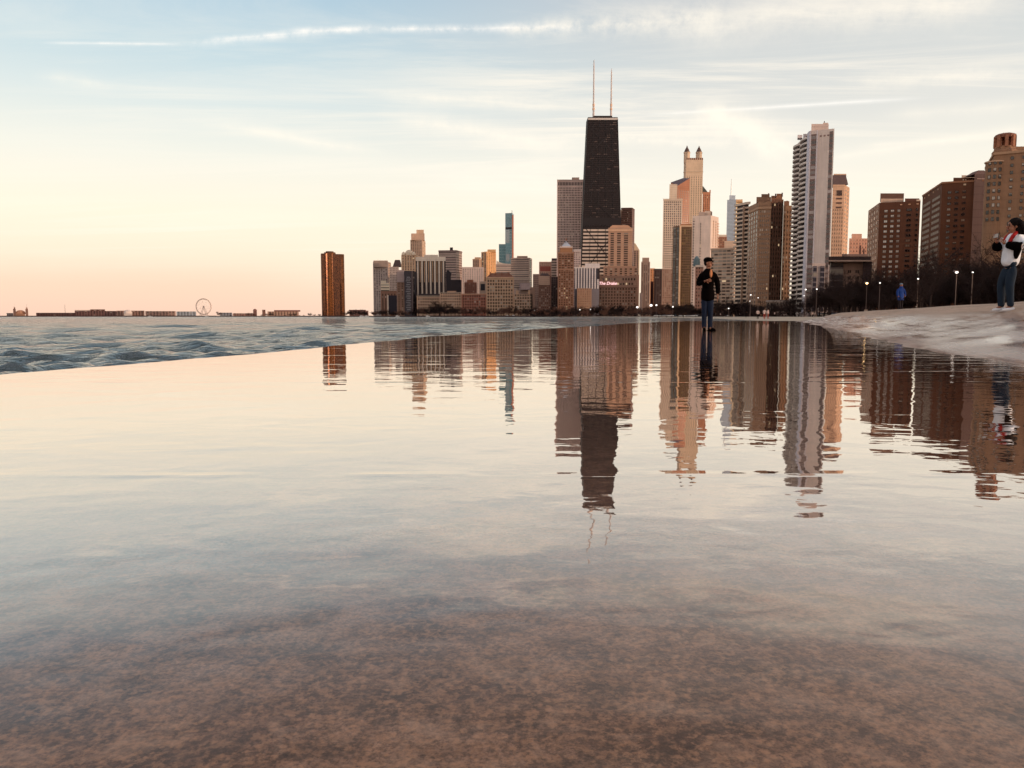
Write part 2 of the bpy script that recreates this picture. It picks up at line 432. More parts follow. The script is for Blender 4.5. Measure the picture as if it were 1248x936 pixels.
gv = t.math('MAXIMUM', groove(dd, 1.15, .012), groove(along, 3.6, .014))
colr = t.mix(t.math('MULTIPLY', t.math('MULTIPLY', gv, dry), .7), colr, lin(70, 48, 38))
stn = t.noise(t.vmath('MULTIPLY', t.comb(dd, t.math('MULTIPLY', along, .06), 0.), (1., 1., 1.)), 3.2, 5, .65)
colr = t.mix(t.math('MULTIPLY', t.remap(stn, .44, .62, 0, .35), t.remap(ddn, -3.4, -2., 0, 1)), colr, lin(104, 76, 60))
jm = joint_mask(t, pos, .012)
colr = t.mix(t.math('MULTIPLY', jm, .75), colr, lin(40, 30, 24))
hgt = t.math('ADD', t.math('MULTIPLY', c, .4), t.math('ADD', b, t.math('MULTIPLY', jm, -2.)))
rgh = t.remap(dry, 0, 1, .5, .85)
principled(t, out, color=colr, rough=rgh, normal=t.bump(hgt, .5, .004), coat=t.math('MULTIPLY', t.remap(ddn, -4.2, -3.2, 0., 1.), t.remap(dry, 0, 1, 1., 0.)), crough=t.remap(stn, .35, .65, .08, .34))
M_conc = m
ground = grid_mesh('concrete_promenade', XX, YY, ZZ, M_conc, skirt=-1.2)
# water film lying on the level shelf
m, t, out = new_mat('shallow_water'); pos = t.node('ShaderNodeNewGeometry').outputs['Position']
s_ = t.sep(pos)
pr = t.vmath('MULTIPLY', pos, (1., 1.7, 1.))
r1 = t.noise(t.vmath('MULTIPLY', pos, (1., 1.3, 1.)), 3.2, 2, .45, .4)
r2 = t.noise(t.vmath('MULTIPLY', pos, (1., 1.7, 1.)), 9., 2, .5, .4)
r3 = t.noise(pos, 34., 2, .5, .3)
patch = t.noise(pos, .55, 2, .5)
calm = t.remap(patch, .38, .62, .35, 1.)
far = t.remap(s_[1], 2., 14., 1., 1.15); shrt = t.remap(s_[1], 2.5, 9., 1.15, .3)
jm = joint_mask(t, pos, .035, .03)
brk = t.remap(t.noise(t.vmath('MULTIPLY', pos, (1.2, 1.2, 1.)), 2., 3, .6), .40, .6, 0, 1)
rt = t.remap(s_[0], 1.6, 3.4, 0, 1, True)
hh = t.math('ADD', t.math('MULTIPLY', r1, 3.0), t.math('MULTIPLY', t.math('MULTIPLY', t.math('MULTIPLY', r2, shrt), calm), t.math('ADD', .62, t.math('MULTIPLY', rt, 1.2))))
hh = t.math('ADD', hh, t.math('MULTIPLY', t.math('MULTIPLY', r3, calm), .06))
hh = t.math('MULTIPLY', hh, far)
r4 = t.noise(t.vmath('MULTIPLY', pos, (.5, 2.4, 1.)), 1.3, 3, .55, .4)
hh = t.math('ADD', hh, t.math('MULTIPLY', r4, t.remap(s_[1], 4., 13., 0., 9.)))
nearm = t.remap(s_[1], 1.72, 1.76, 1, 0)
hh = t.math('ADD', hh, t.math('MULTIPLY', t.math('MULTIPLY', nearm, t.noise(pos, 11., 2, .5)), .5))
hh = t.math('ADD', hh, t.math('MULTIPLY', t.math('MULTIPLY', jm, brk), 1.1))
bn = t.bump(hh, 1., .0009)
fr = t.node('ShaderNodeFresnel'); fr.inputs['IOR'].default_value = 1.55; t.l.new(bn, fr.inputs['Normal'])
gl = t.node('ShaderNodeBsdfGlossy'); t.l.new(bn, gl.inputs['Normal']); gl.inputs['Color'].default_value = (1, .95, .91, 1)
t.put(gl.inputs['Roughness'], t.remap(nearm, 0, 1, .008, .022))
tr = t.node('ShaderNodeBsdfTransparent'); geo2 = t.node('ShaderNodeNewGeometry'); t.l.new(t.ramp(t.math('SUBTRACT', 1., t.math('ABSOLUTE', t.dot(geo2.outputs['Incoming'], (0, 0, 1.)))), [(0, (.93, .88, .83)), (.72, (.90, .84, .80)), (.80, (.70, .62, .56)), (.90, (.30, .25, .22))]), tr.inputs[0])
geo = t.node('ShaderNodeNewGeometry'); fc = t.math('SUBTRACT', 1., t.math('ABSOLUTE', t.dot(geo.outputs['Incoming'], bn)), clamp=True)
frs = t.math('ADD', .02, t.math('MULTIPLY', t.math('POWER', fc, 3.0), .97), clamp=True)
mx = t.node('ShaderNodeMixShader'); t.l.new(t.ramp(fc, [(0, (.02,) * 3), (.5, (.045,) * 3), (.62, (.16,) * 3), (.70, (.40,) * 3), (.75, (.56,) * 3), (.80, (.67,) * 3), (.88, (.84,) * 3), (1, (.98,) * 3)]), mx.inputs[0]); t.l.new(tr.outputs[0], mx.inputs[1]); t.l.new(gl.outputs[0], mx.inputs[2])
t.l.new(mx.outputs[0], out.inputs[0])
M_film = m
ysf = ys[(ys > -12)]
vf = np.array(rows(0, 20, .12, 1.01))
XF = np.interp(ysf, EY, EX)[:, None] + _jit[ys > -12][:, None] - .012 + vf[None, :]; YF = np.repeat(ysf[:, None], len(vf), 1)
keep = crest_dist(XF, YF) < -1.6
ZF = np.full_like(XF, .010)
ZF = np.minimum(ZF, terr(XF, YF) + .10)
ZF = np.where(keep, .010, -.4)
nr, nc = XF.shape
v = np.stack([XF.ravel(), YF.ravel(), ZF.ravel()], 1).tolist(); I = np.arange(nr * nc).reshape(nr, nc); fl = []
for r in range(nr - 1):
    for q in range(nc - 1):
        if keep[r, q] and keep[r, q + 1] and keep[r + 1, q] and keep[r + 1, q + 1]:
            fl.append((I[r, q], I[r, q + 1], I[r + 1, q + 1], I[r + 1, q]))
me = bpy.data.meshes.new('shallow_water'); me.from_pydata(v, [], fl); me.materials.append(M_film)
bm = bmesh.new(); bm.from_mesh(me); bmesh.ops.delete(bm, geom=[q for q in bm.verts if not q.link_faces], context='VERTS'); bm.to_mesh(me); bm.free()
me.polygons.foreach_set('use_smooth', [True] * len(me.polygons))
link('shallow_water', me)['kind'] = 'structure'
# lake with real waves
m, t, out = new_mat('lake_water'); pos = t.node('ShaderNodeNewGeometry').outputs['Position']
n1 = t.noise(t.vmath('MULTIPLY', pos, (1., 1.5, 1.)), 7.5, 5, .62, .4)
n0 = t.noise(t.vmath('MULTIPLY', pos, (1., 1.5, 1.)), .9, 5, .62, .3)
ly = t.sep(pos)[1]
n00 = t.noise(t.vmath('MULTIPLY', pos, (1., 1.6, 1.)), .2, 5, .62, .3)
hn0 = t.math('MULTIPLY', n00, t.remap(ly, 25., 220., 0., 7.))
rd = t.noise(t.vmath('MULTIPLY', pos, (.55, 1.7, 1.)), 2.6, 4, .55, .8); ridge = t.math('SUBTRACT', 1., t.math('ABSOLUTE', t.math('MULTIPLY', t.math('SUBTRACT', rd, .5), 4.)), clamp=True)
rd2 = t.noise(t.vmath('MULTIPLY', pos, (.5, 1.5, 1.)), .7, 5, .6, .8); ridge2 = t.math('SUBTRACT', 1., t.math('ABSOLUTE', t.math('MULTIPLY', t.math('SUBTRACT', rd2, .5), 4.)), clamp=True)
hn0 = t.math('ADD', hn0, t.math('ADD', t.math('MULTIPLY', ridge, .34), t.math('MULTIPLY', ridge2, t.remap(ly, 8., 40., .1, .9))))
hn = t.math('ADD', t.math('ADD', t.math('MULTIPLY', n1, .34), hn0), t.math('MULTIPLY', n0, t.remap(ly, 12., 70., .3, 2.0)))
bn = t.bump(hn, 1., .22)
pt = t.noise(pos, .02, 3, .5)
principled(t, out, color=t.mix(pt, lin(50, 64, 72), lin(76, 90, 96)), rough=t.remap(ly, 10., 300., .05, .16), ior=1.36, normal=bn)
M_lake = m
LAKE_Z = -.14
az = np.radians(np.linspace(-95, 58, 860)); rr = [1.6]
while rr[-1] < 9000: rr.append(rr[-1] * (1.0085 if rr[-1] < 260 else 1.05))
rr = np.array(rr)
AX = np.sin(az)[None, :] * rr[:, None]; AY = np.cos(az)[None, :] * rr[:, None]
dz = np.zeros_like(AX); dx = np.zeros_like(AX); dy = np.zeros_like(AX)
rs = np.random.RandomState(11)
for i in range(130):
    lam = .17 * (24.0 ** (rs.rand() ** 1.5))
    th = math.radians(196 + rs.randn() * (44 if lam < 1.2 else 24))        # travelling in from the open lake
    k = 2 * math.pi / lam; amp = .0068 * lam ** .92 * (1.65 if lam < 1. else .6)
    kx, ky = k * math.sin(th), k * math.cos(th); ph = rs.rand() * 6.28
    R_ = rr[:, None]; fade = np.clip(1.5 - R_ * .0085 * 5 / lam, 0, 1)
    if lam > 1.1: fade = fade * np.clip((R_ - 4) / (6 * lam), .12, 1)
    p = kx * AX + ky * AY + ph
    env = fade * (1 + .6 * np.sin(AX * .31 * rs.rand() + AY * .22 * rs.rand() + rs.rand() * 6))
    dz += amp * env * np.cos(p); q = .95
    dx -= q * amp * env * np.sin(p) * math.sin(th); dy -= q * amp * env * np.sin(p) * math.cos(th)
near = np.clip((AX - np.interp(AY, EY, EX)) / -3., 0, 1)      # keep crests below the lip of the wall beside it
lake = grid_mesh('lake', AX + dx, AY + dy, LAKE_Z + np.minimum(dz, .125 + .2 * near) , M_lake)
# beach and park ground
M_sand = simple('sand', lin(178, 158, 138), .9, 0, .16, .8, bump=.02)
M_grass = simple('park_ground', lin(74, 62, 46), .95, 0, .3, .2)
COAST = [(57, 13.0), (70, 17.), (110, 26), (200, 46), (330, 66), (520, 88), (800, 88), (980, 60), (1120, 20)]
cy_ = np.array([c[0] for c in COAST]); cx_ = np.array([c[1] for c in COAST])
yb = np.array(rows(55, 1125, .8, 1.05)); vb = np.array(rows(0, 240, 1.2, 1.12))
XB = np.interp(yb, cy_, cx_)[:, None] - 1.5 + vb[None, :]; YB = np.repeat(yb[:, None], len(vb), 1)
ZB = -.22 + .50 * sstep(0, 34, np.repeat(vb[None, :], len(yb), 0)) + .06 * sstep(30, 200, np.repeat(vb[None, :], len(yb), 0))
ZB = ZB + .02 * np.sin(XB * .21 + YB * .13) * sstep(0, 30, np.repeat(vb[None, :], len(yb), 0))
grid_mesh('beach_sand', XB, YB, ZB, M_sand)
b = MB()
shore = [(-60, 60), (-60, 58), (62, 58), (62, 60)]
land = [(45, -80), (45, 62), (62, 100), (90, 200), (112, 330), (134, 520), (136, 800), (106, 980), (45, 1110), (-150, 1330), (-330, 1480), (-545, 2180), (-900, 2380), (-1400, 2560), (-2300, 2640), (-4200, 2900), (-5500, 9000), (9000, 9000), (9000, -400), (45, -400)]
b.prism(land, -1.5, .325)
o = b.build('park_ground', M_grass); o['kind'] = 'structure'
# ------------------------------------------------------------------ buildings
GZ = .3
ROOF = simple('roof', lin(88, 78, 74), .9, 0, .2, .1)
UNIT = {}
def unit_window(mats_key, mats):
    """one framed sash window, one metre square, to be scaled: slightly proud frame with the pane set back"""
    if mats_key in UNIT: return UNIT[mats_key]
    b = MB(); f = .07
    for (x0, x1, z0, z1) in ((-.5, .5, -.5, -.5 + f), (-.5, .5, .5 - f, .5), (-.5, -.5 + f, -.5 + f, .5 - f), (.5 - f, .5, -.5 + f, .5 - f), (-.02, .02, -.5 + f, .5 - f)):
        b.slab((0, 0), (1, 0), (0, -1), x0, x1, z0, z1, -.1, .16, 0)
    b.slab((0, 0), (1, 0), (0, -1), -.5 + f, .5 - f, -.5 + f, .5 - f, -.08, .05, 1)
    UNIT[mats_key] = b.mesh('window', mats); return UNIT[mats_key]
_pm = {}
def pane_mat(dark, light, bias=.5, lit=.0, refl=1.7):
    key = (dark, light, bias, lit, refl)
    if key in _pm: return _pm[key]
    m, t, out = new_mat('window_pane')
    oi = t.node('ShaderNodeObjectInfo'); r = oi.outputs['Random']
    g = t.node('ShaderNodeTexCoord').outputs['Object']; z = t.sep(g)[2]
    blind = t.math('GREATER_THAN', z, t.math('SUBTRACT', .5, t.math('MULTIPLY', r, 1.1)))   # a blind drawn part of the way down
    pick = t.math('LESS_THAN', t.math('FRACT', t.math('MULTIPLY', r, 17.3)), bias)
    k = t.math('MULTIPLY', blind, pick)
    es = t.math('MULTIPLY', t.math('GREATER_THAN', t.math('FRACT', t.math('MULTIPLY', r, 41.7)), 1 - lit), 1.2)
    principled(t, out, color=t.mix(k, lin(*dark), lin(*light)), rough=.12, ior=refl, emit=(1, .74, .45, 1), estr=es)
    _pm[key] = m; return m
FRAME_D = simple('window_frame', lin(60, 44, 38), .6, 0, .1)
FRAME_L = simple('window_frame', lin(150, 132, 118), .6, 0, .1)
class Bld:
    """a building; corners are (photo column at the roof line, distance) and fix where it stands and how wide it is"""
    def __init__(s, name, label, corn, ytop, wall, depth=30, z0=GZ, cat='building', group=None, tops=None, wm=None, parent=None):
        iC = 1 if len(corn) == 3 else 0
        s.D = corn[iC][1]; s.z1 = Z(ytop, s.D); s.z0 = z0; s.ytop = ytop
        pts = [(Xz(px, s.z1, D), D) for px, D in corn]
        if len(pts) == 3:
            A, B_, C = pts; poly = [A, B_, C, (A[0] + C[0] - B_[0], A[1] + C[1] - B_[1])]
        else:
            A, C = pts; k = 1 + depth / s.D; poly = [A, C, (C[0] * k, C[1] * k), (A[0] * k, A[1] * k)]
        s.pts = pts; s.poly = poly
        cx = sum(p[0] for p in poly) / 4; cy = sum(p[1] for p in poly) / 4
        s.o = (cx, cy); s.root = empty(name, (cx, cy, z0))
        tag(s.root, label, cat, group)
        s.wall = wm or wall_mat(wall)
        b = MB(); b.prism(s.loc(poly), 0, s.z1 - z0, 0, tmi=1)
        s.body = b.build('wall', [s.wall, ROOF], s.root)
    def loc(s, poly): return [(p[0] - s.o[0], p[1] - s.o[1]) for p in poly]
    def face(s, i=0):
        a, b = s.pts[i], s.pts[i + 1]; dx, dy = b[0] - a[0], b[1] - a[1]; L_ = math.hypot(dx, dy)
        return (a[0] - s.o[0], a[1] - s.o[1]), (dx / L_, dy / L_), (dy / L_, -dx / L_), L_
    def zy(s, py, D=None): return Z(py, D or s.D) - s.z0
    def slabs(s, name, items, mats, i=0, d0=-.2, d1=.15):
        """each item (u0,u1,z0,z1) in metres on face i becomes a part of its own"""
        a, u, n, L_ = s.face(i)
        for (u0, u1, z0, z1) in items:
            b = MB(); b.slab(a, u, n, u0, u1, z0, z1, d0, d1); b.build(name, mats, s.root)
    def strips(s, n, frac, mat, i=0, mg=.03, y0=None, y1=None, name='window_strip', d1=.12, skip=()):
        a, u, nn, L_ = s.face(i); m = mg * L_; pitch = (L_ - 2 * m) / n
        za = 2. if y1 is None else s.zy(y1); zb = (s.z1 - s.z0) * .985 if y0 is None else s.zy(y0)
        s.slabs(name, [(m + pitch * (k + .5 - frac / 2), m + pitch * (k + .5 + frac / 2), za, zb) for k in range(n) if k not in skip], mat, i, d1=d1)
        return s
    def bands(s, fh, ratio, mat, i=0, mg=.02, y0=None, y1=None, name='window_band', d1=.12, u0=None, u1=None):
        a, u, nn, L_ = s.face(i)
        za = 3. if y1 is None else s.zy(y1); zb = (s.z1 - s.z0) * .985 if y0 is None else s.zy(y0)
        n = max(1, int((zb - za) / fh)); U0 = mg * L_ if u0 is None else u0 * L_; U1 = L_ - mg * L_ if u1 is None else u1 * L_
        s.slabs(name, [(U0, U1, zb - fh * (k + 1) + fh * (1 - ratio) * .5, zb - fh * k - fh * (1 - ratio) * .5) for k in range(n)], mat, i, d1=d1)
        return s
    def grid(s, us, y0, pitch, ny, fw, fhh, pane, i=0, frame=None, name='window', vis=100, yC=None, pit_m=None):
        """windows one by one: us = places along the face (0..1), rows from photo row y0 down"""
        a, u, nn, L_ = s.face(i); me = unit_window((pane.name, (frame or FRAME_D).name), [frame or FRAME_D, pane])
        zs0 = s.zy(y0); pm = pit_m or (s.zy(y0) - s.zy(y0 + pitch))
        ang = math.atan2(u[1], u[0]); cnt = 0; rest = MB()
        for r in range(ny):
            z = zs0 - pm * r
            if z < 2: break
            for uu in us:
                if isinstance(uu, tuple): uc, wf = uu
                else: uc, wf = uu, fw
                ww = wf * L_; hh_ = fhh * pm; cnt += 1
                if cnt <= vis:
                    o = link(name, me, s.root, (a[0] + u[0] * uc * L_, a[1] + u[1] * uc * L_, z)); o.rotation_euler = (0, 0, ang); o.scale = (ww, 1.4, hh_)
                else:
                    rest.slab(a, u, nn, uc * L_ - ww / 2, uc * L_ + ww / 2, z - hh_ / 2, z + hh_ / 2, -.1, .12)
        if rest.v: rest.build(name, pane, s.root)['kind'] = 'stuff'
        return s
    def box(s, name, px0, px1, y0, y1, D=None, depth=12, wall=(120, 108, 100), mat=None, z0=None):
        """a smaller block on or against the building, from photo columns and rows at distance D"""
        D = D or s.D; z1 = Z(y0, D); zb = Z(y1, D) if z0 is None else z0
        A = (Xz(px0, z1, D), D); C = (Xz(px1, z1, D), D); k = 1 + depth / D
        b = MB(); b.prism(s.loc([A, C, (C[0] * k, C[1] * k), (A[0] * k, A[1] * k)]), zb - s.z0, z1 - s.z0, 0, tmi=1)
        return b.build(name, [mat or wall_mat(wall), ROOF], s.root)
    def hip(s, name, px0, px1, yb, px2, px3, yt, mat, D=None, depth=20, inset=.5):
        D = D or s.D; zb, zt = Z(yb, D), Z(yt, D); k = depth
        x0, x1, x2, x3 = Xz(px0, zb, D), Xz(px1, zb, D), Xz(px2, zt, D), Xz(px3, zt, D)
        b = MB(); c0, c1 = D + k * inset * .8, D + k - k * inset * .8
        b.frustum(s.loc([(x0, D), (x1, D), (x1, D + k), (x0, D + k)]), zb - s.z0, s.loc([(x2, c0), (x3, c0), (x3, c1), (x2, c1)]), zt - s.z0)
        return b.build(name, mat, s.root)
    def cornice(s, h=1.2, out_=.5, c=(150, 132, 118), y=None, name='cornice'):
        z = (s.z1 - s.z0) if y is None else s.zy(y)
        for i in range(len(s.pts) - 1):
            a, u, n, L_ = s.face(i); b = MB(); b.slab(a, u, n, -out_ * .5, L_ + out_ * .5, z - h, z + .25, -.3, out_); b.build(name, wall_mat(c), s.root)
        return s
G = glass_mat
# ---- far left: round bronze tower out by the lake
def lake_tower():
    D = 2470; c = empty('apartment_tower'); x = (Xz(390.5, 180, D) + Xz(416.5, 180, D)) / 2; c.location = (x, D, GZ)
    tag(c, 'dark bronze glass tower with curved lobes standing alone at the left end of the skyline', 'tower')
    H = Z(310, D) - GZ
    m, t, out = new_mat('bronze_glass'); g = t.node('ShaderNodeTexCoord').outputs['Object']; s = t.sep(g)
    fl = t.math('LESS_THAN', t.math('FRACT', t.math('DIVIDE', s[2], 3.0)), .3)
    r = t.white(t.comb(t.math('FLOOR', t.math('DIVIDE', s[2], 3.0)), t.math('FLOOR', t.math('DIVIDE', s[0], 2.2)), 0.))
    cc = t.mix(fl, lin(118, 74, 50), lin(56, 38, 34)); cc = t.mix(t.remap(r, .2, 1, 0, .75), cc, lin(58, 38, 36))
    principled(t, out, color=cc, rough=.10, metal=.7)
    lobe = []
    n = 72
    for k in range(n):
        a = 2 * math.pi * k / n + math.radians(22)
        rr_ = 21 + 12.5 * math.cos(3 * a) ** 1 if math.cos(3 * a) > 0 else 21 + 6 * math.cos(3 * a)
        lobe.append((rr_ * math.cos(a), rr_ * math.sin(a)))
    b = MB(); b.prism(lobe, 0, H); o = b.build('glass_wall', m, c)
    wx = max(p[0] for p in lobe) - min(p[0] for p in lobe); want = Xz(416.5, 180, D) - Xz(390.5, 180, D); k = want / wx
    c.scale = (k, k, 1); 
    b = MB(); b.lathe((-3, 0, H), [(15, 0), (15, 5.5)], 20); b.build('crown', m, c)
    b = MB(); b.lathe((-3, 0, H), [(10, 5.5), (10, 9)], 20); b.build('penthouse', wall_mat((96, 70, 58)), c)
lake_tower()
# ---- left cluster
PINK = (176, 152, 144); BEI = (168, 138, 118); GRY = (150, 134, 130); BRN = (118, 84, 66); DRK = (58, 44, 44)
def gm(wall, fh=3.4, ratio=.5, uw=0., dark=(62, 50, 50), **k):
    k.setdefault('bl', .14); k.setdefault('ior', 1.42); dark = tuple(int(v * .68) for v in dark)
    return G(dark=dark, wall=wall, fh=fh, ratio=ratio, uw=uw, **k)
b = Bld('office_tower', 'pale grey slab tower with faint vertical lines at the left end of the skyline group', [(454.5, 1900), (472.5, 1890), (476.5, 1925)], 319, (158, 142, 138), wm=wall_mat((158, 142, 138), 4))
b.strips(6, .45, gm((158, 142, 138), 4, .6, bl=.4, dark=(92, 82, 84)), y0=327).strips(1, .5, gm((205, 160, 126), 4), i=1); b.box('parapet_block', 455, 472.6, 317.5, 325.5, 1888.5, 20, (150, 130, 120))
b = Bld('apartment_block', 'small cream stepped block in front of the pale grey slab tower', [(464, 1700), (474.5, 1700)], 345, (205, 190, 170)); b.bands(6, .3, gm((190, 175, 158), 4, 1.))
b.box('setback', 464.3, 470.5, 342, 346, 1701, 14, (208, 194, 174))
b = Bld('office_block', 'pale block with a dark pyramid roof right of the grey slab tower', [(474.5, 1850), (486, 1850)], 325, (176, 158, 152)); b.strips(6, .5, gm((176, 158, 152), 4, .55, dark=(130, 112, 108)))
b.hip('roof', 478.5, 488.5, 325, 481, 486.5, 316.5, simple('dark_roof', lin(66, 48, 46), .7), 1849, 22, .3)
b = Bld('brick_block', 'low brown block with white edged dark front at the waterline of the left cluster', [(464, 1500), (483.5, 1500)], 354.5, (128, 92, 76)); b.strips(5, .3, gm((128, 92, 76), 4, 1., dark=(84, 60, 52)), y0=358)
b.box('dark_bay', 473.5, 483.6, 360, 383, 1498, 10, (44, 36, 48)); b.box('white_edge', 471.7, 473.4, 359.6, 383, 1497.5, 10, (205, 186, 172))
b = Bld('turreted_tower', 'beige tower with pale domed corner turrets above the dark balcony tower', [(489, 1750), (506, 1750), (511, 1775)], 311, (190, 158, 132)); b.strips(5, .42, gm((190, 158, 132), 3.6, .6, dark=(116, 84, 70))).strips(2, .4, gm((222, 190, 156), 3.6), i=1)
tc_ = wall_mat((214, 196, 176))
for px in (491.5, 504):
    mb = MB(); x = X(px, 311, 1748) - b.o[0]; mb.lathe((x, 1752 - b.o[1], b.z1 - .3), [(4.5, 0), (4.4, 3), (3, 6), (.4, 8)], 12); mb.build('turret', tc_, b.root)
mb = MB(); mb.lathe((X(498, 311, 1748) - b.o[0], 1758 - b.o[1], b.z1 - .3), [(9.5, 0), (9.5, 6), (7, 10), (3, 12), (.3, 13)], 16); mb.build('dome', tc_, b.root)
b = Bld('art_deco_tower', 'slender stepped stone tower rising highest in the left cluster with a sunlit right side', [(500, 2000), (514.5, 1990), (518.5, 2030)], 292, (186, 154, 132))
b.strips(6, .4, gm((186, 154, 132), 3.6, .6, dark=(124, 96, 86))).strips(2, .4, gm((236, 190, 146), 3.6), i=1)  # right face strips use a warm, sunlit copy of the stone colour
b.box('crown', 501, 517.4, 284.5, 292.5, 1993, 26, (190, 158, 136)); b.box('crown_cap', 507.5, 516.5, 280, 284.6, 1996, 20, (204, 170, 142))
b = Bld('apartment_block', 'brown and violet grey tower directly left of the dark balcony tower', [(483.5, 1420), (492.5, 1420)], 329.5, (136, 104, 88)); b.strips(2, .35, gm((136, 104, 88), 3, .5, dark=(90, 66, 58)))
b.box('upper_storeys', 483.3, 492.7, 329, 344, 1418.5, 14, (158, 138, 136))
b = Bld('balcony_tower', 'dark glass tower with stacked grey balconies in the left cluster', [(492.5, 1400), (501.5, 1396), (507, 1420)], 330, (58, 50, 56), wm=wall_mat((58, 50, 56)))
b.slabs('balcony', [(3.5 + (k % 3), 11.5 + (k % 2) * 1.2, 6 + 3.2 * k, 7.2 + 3.2 * k) for k in range(21)], wall_mat((128, 126, 134)), d1=1.3); b.strips(1, .2, gm((40, 30, 32), 3, 1., dark=(32, 26, 30)), i=1)
b = Bld('white_pier_tower', 'broad tower with bold white vertical piers and dark glass between them', [(506.5, 1450), (543, 1450)], 315, (66, 52, 52), 30, wm=wall_mat((66, 52, 52), 3.6, .6))
b.strips(7, .34, wall_mat((226, 208, 194)), mg=.0, y0=313, y1=360, name='pier', d1=1.6); b.strips(6, .14, wall_mat((186, 150, 120)), mg=.08, y0=316, y1=344, name='mullion', d1=.8)
b.box('parapet', 506.5, 543, 313, 318, 1448, 26, (224, 208, 194)); b.box('penthouse', 517, 534, 310.5, 313, 1455, 16, (205, 190, 178)); b.box('podium_canopy', 510, 540, 358, 361, 1445, 20, (72, 60, 62))
b = Bld('office_slab', 'wide violet grey slab with narrow floor lines behind the white pier tower', [(534.5, 1650), (556, 1645), (563, 1680)], 305, (158, 136, 130))
b.bands(5.2, .35, gm((150, 130, 126), 5, 1., dark=(118, 100, 98)), y1=341).bands(5.2, .3, gm((190, 150, 126), 5, 1., dark=(150, 112, 96)), i=1, y1=341); b.box('roof_stack', 548.3, 552, 301.5, 305, 1652, 8, (52, 42, 44)); b.box('black_base', 545, 562.5, 341, 356, 1635, 8, (44, 32, 36))  # right face bands hold the sunlight in a lighter wall colour
b.cornice(3, .6, (120, 100, 98))
b = Bld('arched_tower', 'narrow black tower with a rounded top beside the white pier tower', [(543.5, 1440), (549.5, 1440)], 333, (40, 30, 36))
mb = MB(); x0, x1 = X(543.5, 333, 1440) - b.o[0], X(549.5, 333, 1440) - b.o[0]
mb.frustum([(x0, -15), (x1, -15), (x1, 12), (x0, 12)], b.z1 - GZ, [(x0 + 1.5, -15), (x1 - 4, -15), (x1 - 4, 12), (x0 + 1.5, 12)], Z(329.6, 1440) - GZ); mb.build('rounded_top', wall_mat((40, 30, 36)), b.root)
b = Bld('concrete_block', 'pale pinkish low block with a fine grid between the violet slab and the gold tower', [(562.5, 1800), (589.5, 1800)], 325.5, (192, 172, 166)); b.strips(9, .3, gm((192, 172, 166), 4, .5, dark=(160, 140, 136)))
b = Bld('stepped_tower', 'short tan tower top peeping over the pale pinkish block', [(576, 1950), (584, 1945), (588, 1965)], 315.5, (166, 138, 122)); b.strips(4, .4, gm((166, 138, 122), 3.6)).cornice(2, .4, (196, 158, 130)); b.box('crown', 578.5, 586, 313.5, 316, 1950, 14, (180, 146, 120))
b = Bld('gold_tower', 'sunlit golden tower with a brown rounded left edge in the middle of the left cluster', [(586.5, 1900), (593, 1880), (604.5, 1905)], 306.5, (206, 158, 116))
b.strips(5, .35, gm((226, 170, 112), 3.6, .55, dark=(188, 124, 76), bl=.1), i=1).strips(2, .5, gm((140, 108, 92), 3.6, dark=(90, 66, 60))); b.box('parapet', 594, 604.3, 304, 307, 1890, 16, (222, 176, 126))  # gold colours carry the evening sun on the right face
b = Bld('glass_tower', 'short teal glass tower touching the tallest glass tower on its left', [(608, 2110), (617.5, 2110)], 297.5, (86, 112, 122), wm=G(dark=(84, 118, 128), wall=(110, 130, 136), fh=4, ratio=.8, bl=.0, lit=0, metal=.5)); b.strips(3, .7, G(dark=(76, 112, 124), wall=(120, 138, 142), fh=8, ratio=.85, bl=0, lit=0, metal=.5))
b = Bld('glass_supertall', 'tallest slender teal glass tower of the left cluster, dark belt, red brown right edge', [(615.8, 2100), (624, 2095), (626, 2115)], 259.5, (92, 116, 128), wm=G(dark=(88, 118, 130), wall=(128, 142, 148), fh=4, ratio=.82, bl=0, lit=0, metal=.5))
b.slabs('dark_belt', [(0, 18, b.zy(279.3), b.zy(276.8))], wall_mat((40, 34, 40)), d1=.5); b.strips(1, .9, wall_mat((150, 90, 70)), i=1, mg=0, name='unfinished_edge', d1=.3)
for k, (ya, yb_, sh) in enumerate(((259.5, 276.8, (96, 124, 134)), (279.5, 296, (140, 146, 152)), (296, 309, (86, 120, 132)), (309, 318, (132, 136, 142)))): b.slabs('glass_panel', [(2, 15 - (k % 2) * 3, b.zy(yb_), b.zy(ya) - .5)], G(dark=sh, wall=(120, 134, 140), fh=4, ratio=.9, bl=0, lit=0, metal=.55), d1=.6)
mb = MB(); mb.tube([(X(624, 259.5, 2100) - b.o[0], -6, b.z1 - GZ - 2), (X(624, 259.5, 2100) - b.o[0], -6, Z(256, 2100) - GZ)], [.9, .5], 5); mb.build('mast', FRAME_D, b.root)
b = Bld('curved_roof_hall', 'pale block with a light curved roof in front of the tallest glass tower', [(604.5, 1800), (623, 1800)], 322, (176, 156, 148)); b.bands(5, .35, gm((176, 156, 148), 5, 1., dark=(140, 124, 118)))
mb = MB(); xa, xb = X(605, 322, 1800) - b.o[0], X(623, 322, 1800) - b.o[0]; xs = [xa + (xb - xa) * k / 10 for k in range(11)]
prof = [(x, b.z1 - GZ + 9 * math.exp(-3.2 * k / 10)) for k, x in enumerate(xs)]
n0 = len(mb.v); mb.v += [(x, -15, b.z1 - GZ - .5) for x in xs] + [(p[0], -15, p[1]) for p in prof] + [(x, 12, b.z1 - GZ - .5) for x in xs] + [(p[0], 12, p[1]) for p in prof]
for k in range(10):
    mb.f += [(k, k + 1, 12 + k, 11 + k), (11 + k, 12 + k, 34 + k, 33 + k), (22 + k, 33 + k, 34 + k, 23 + k)]; mb.m += [0] * 3
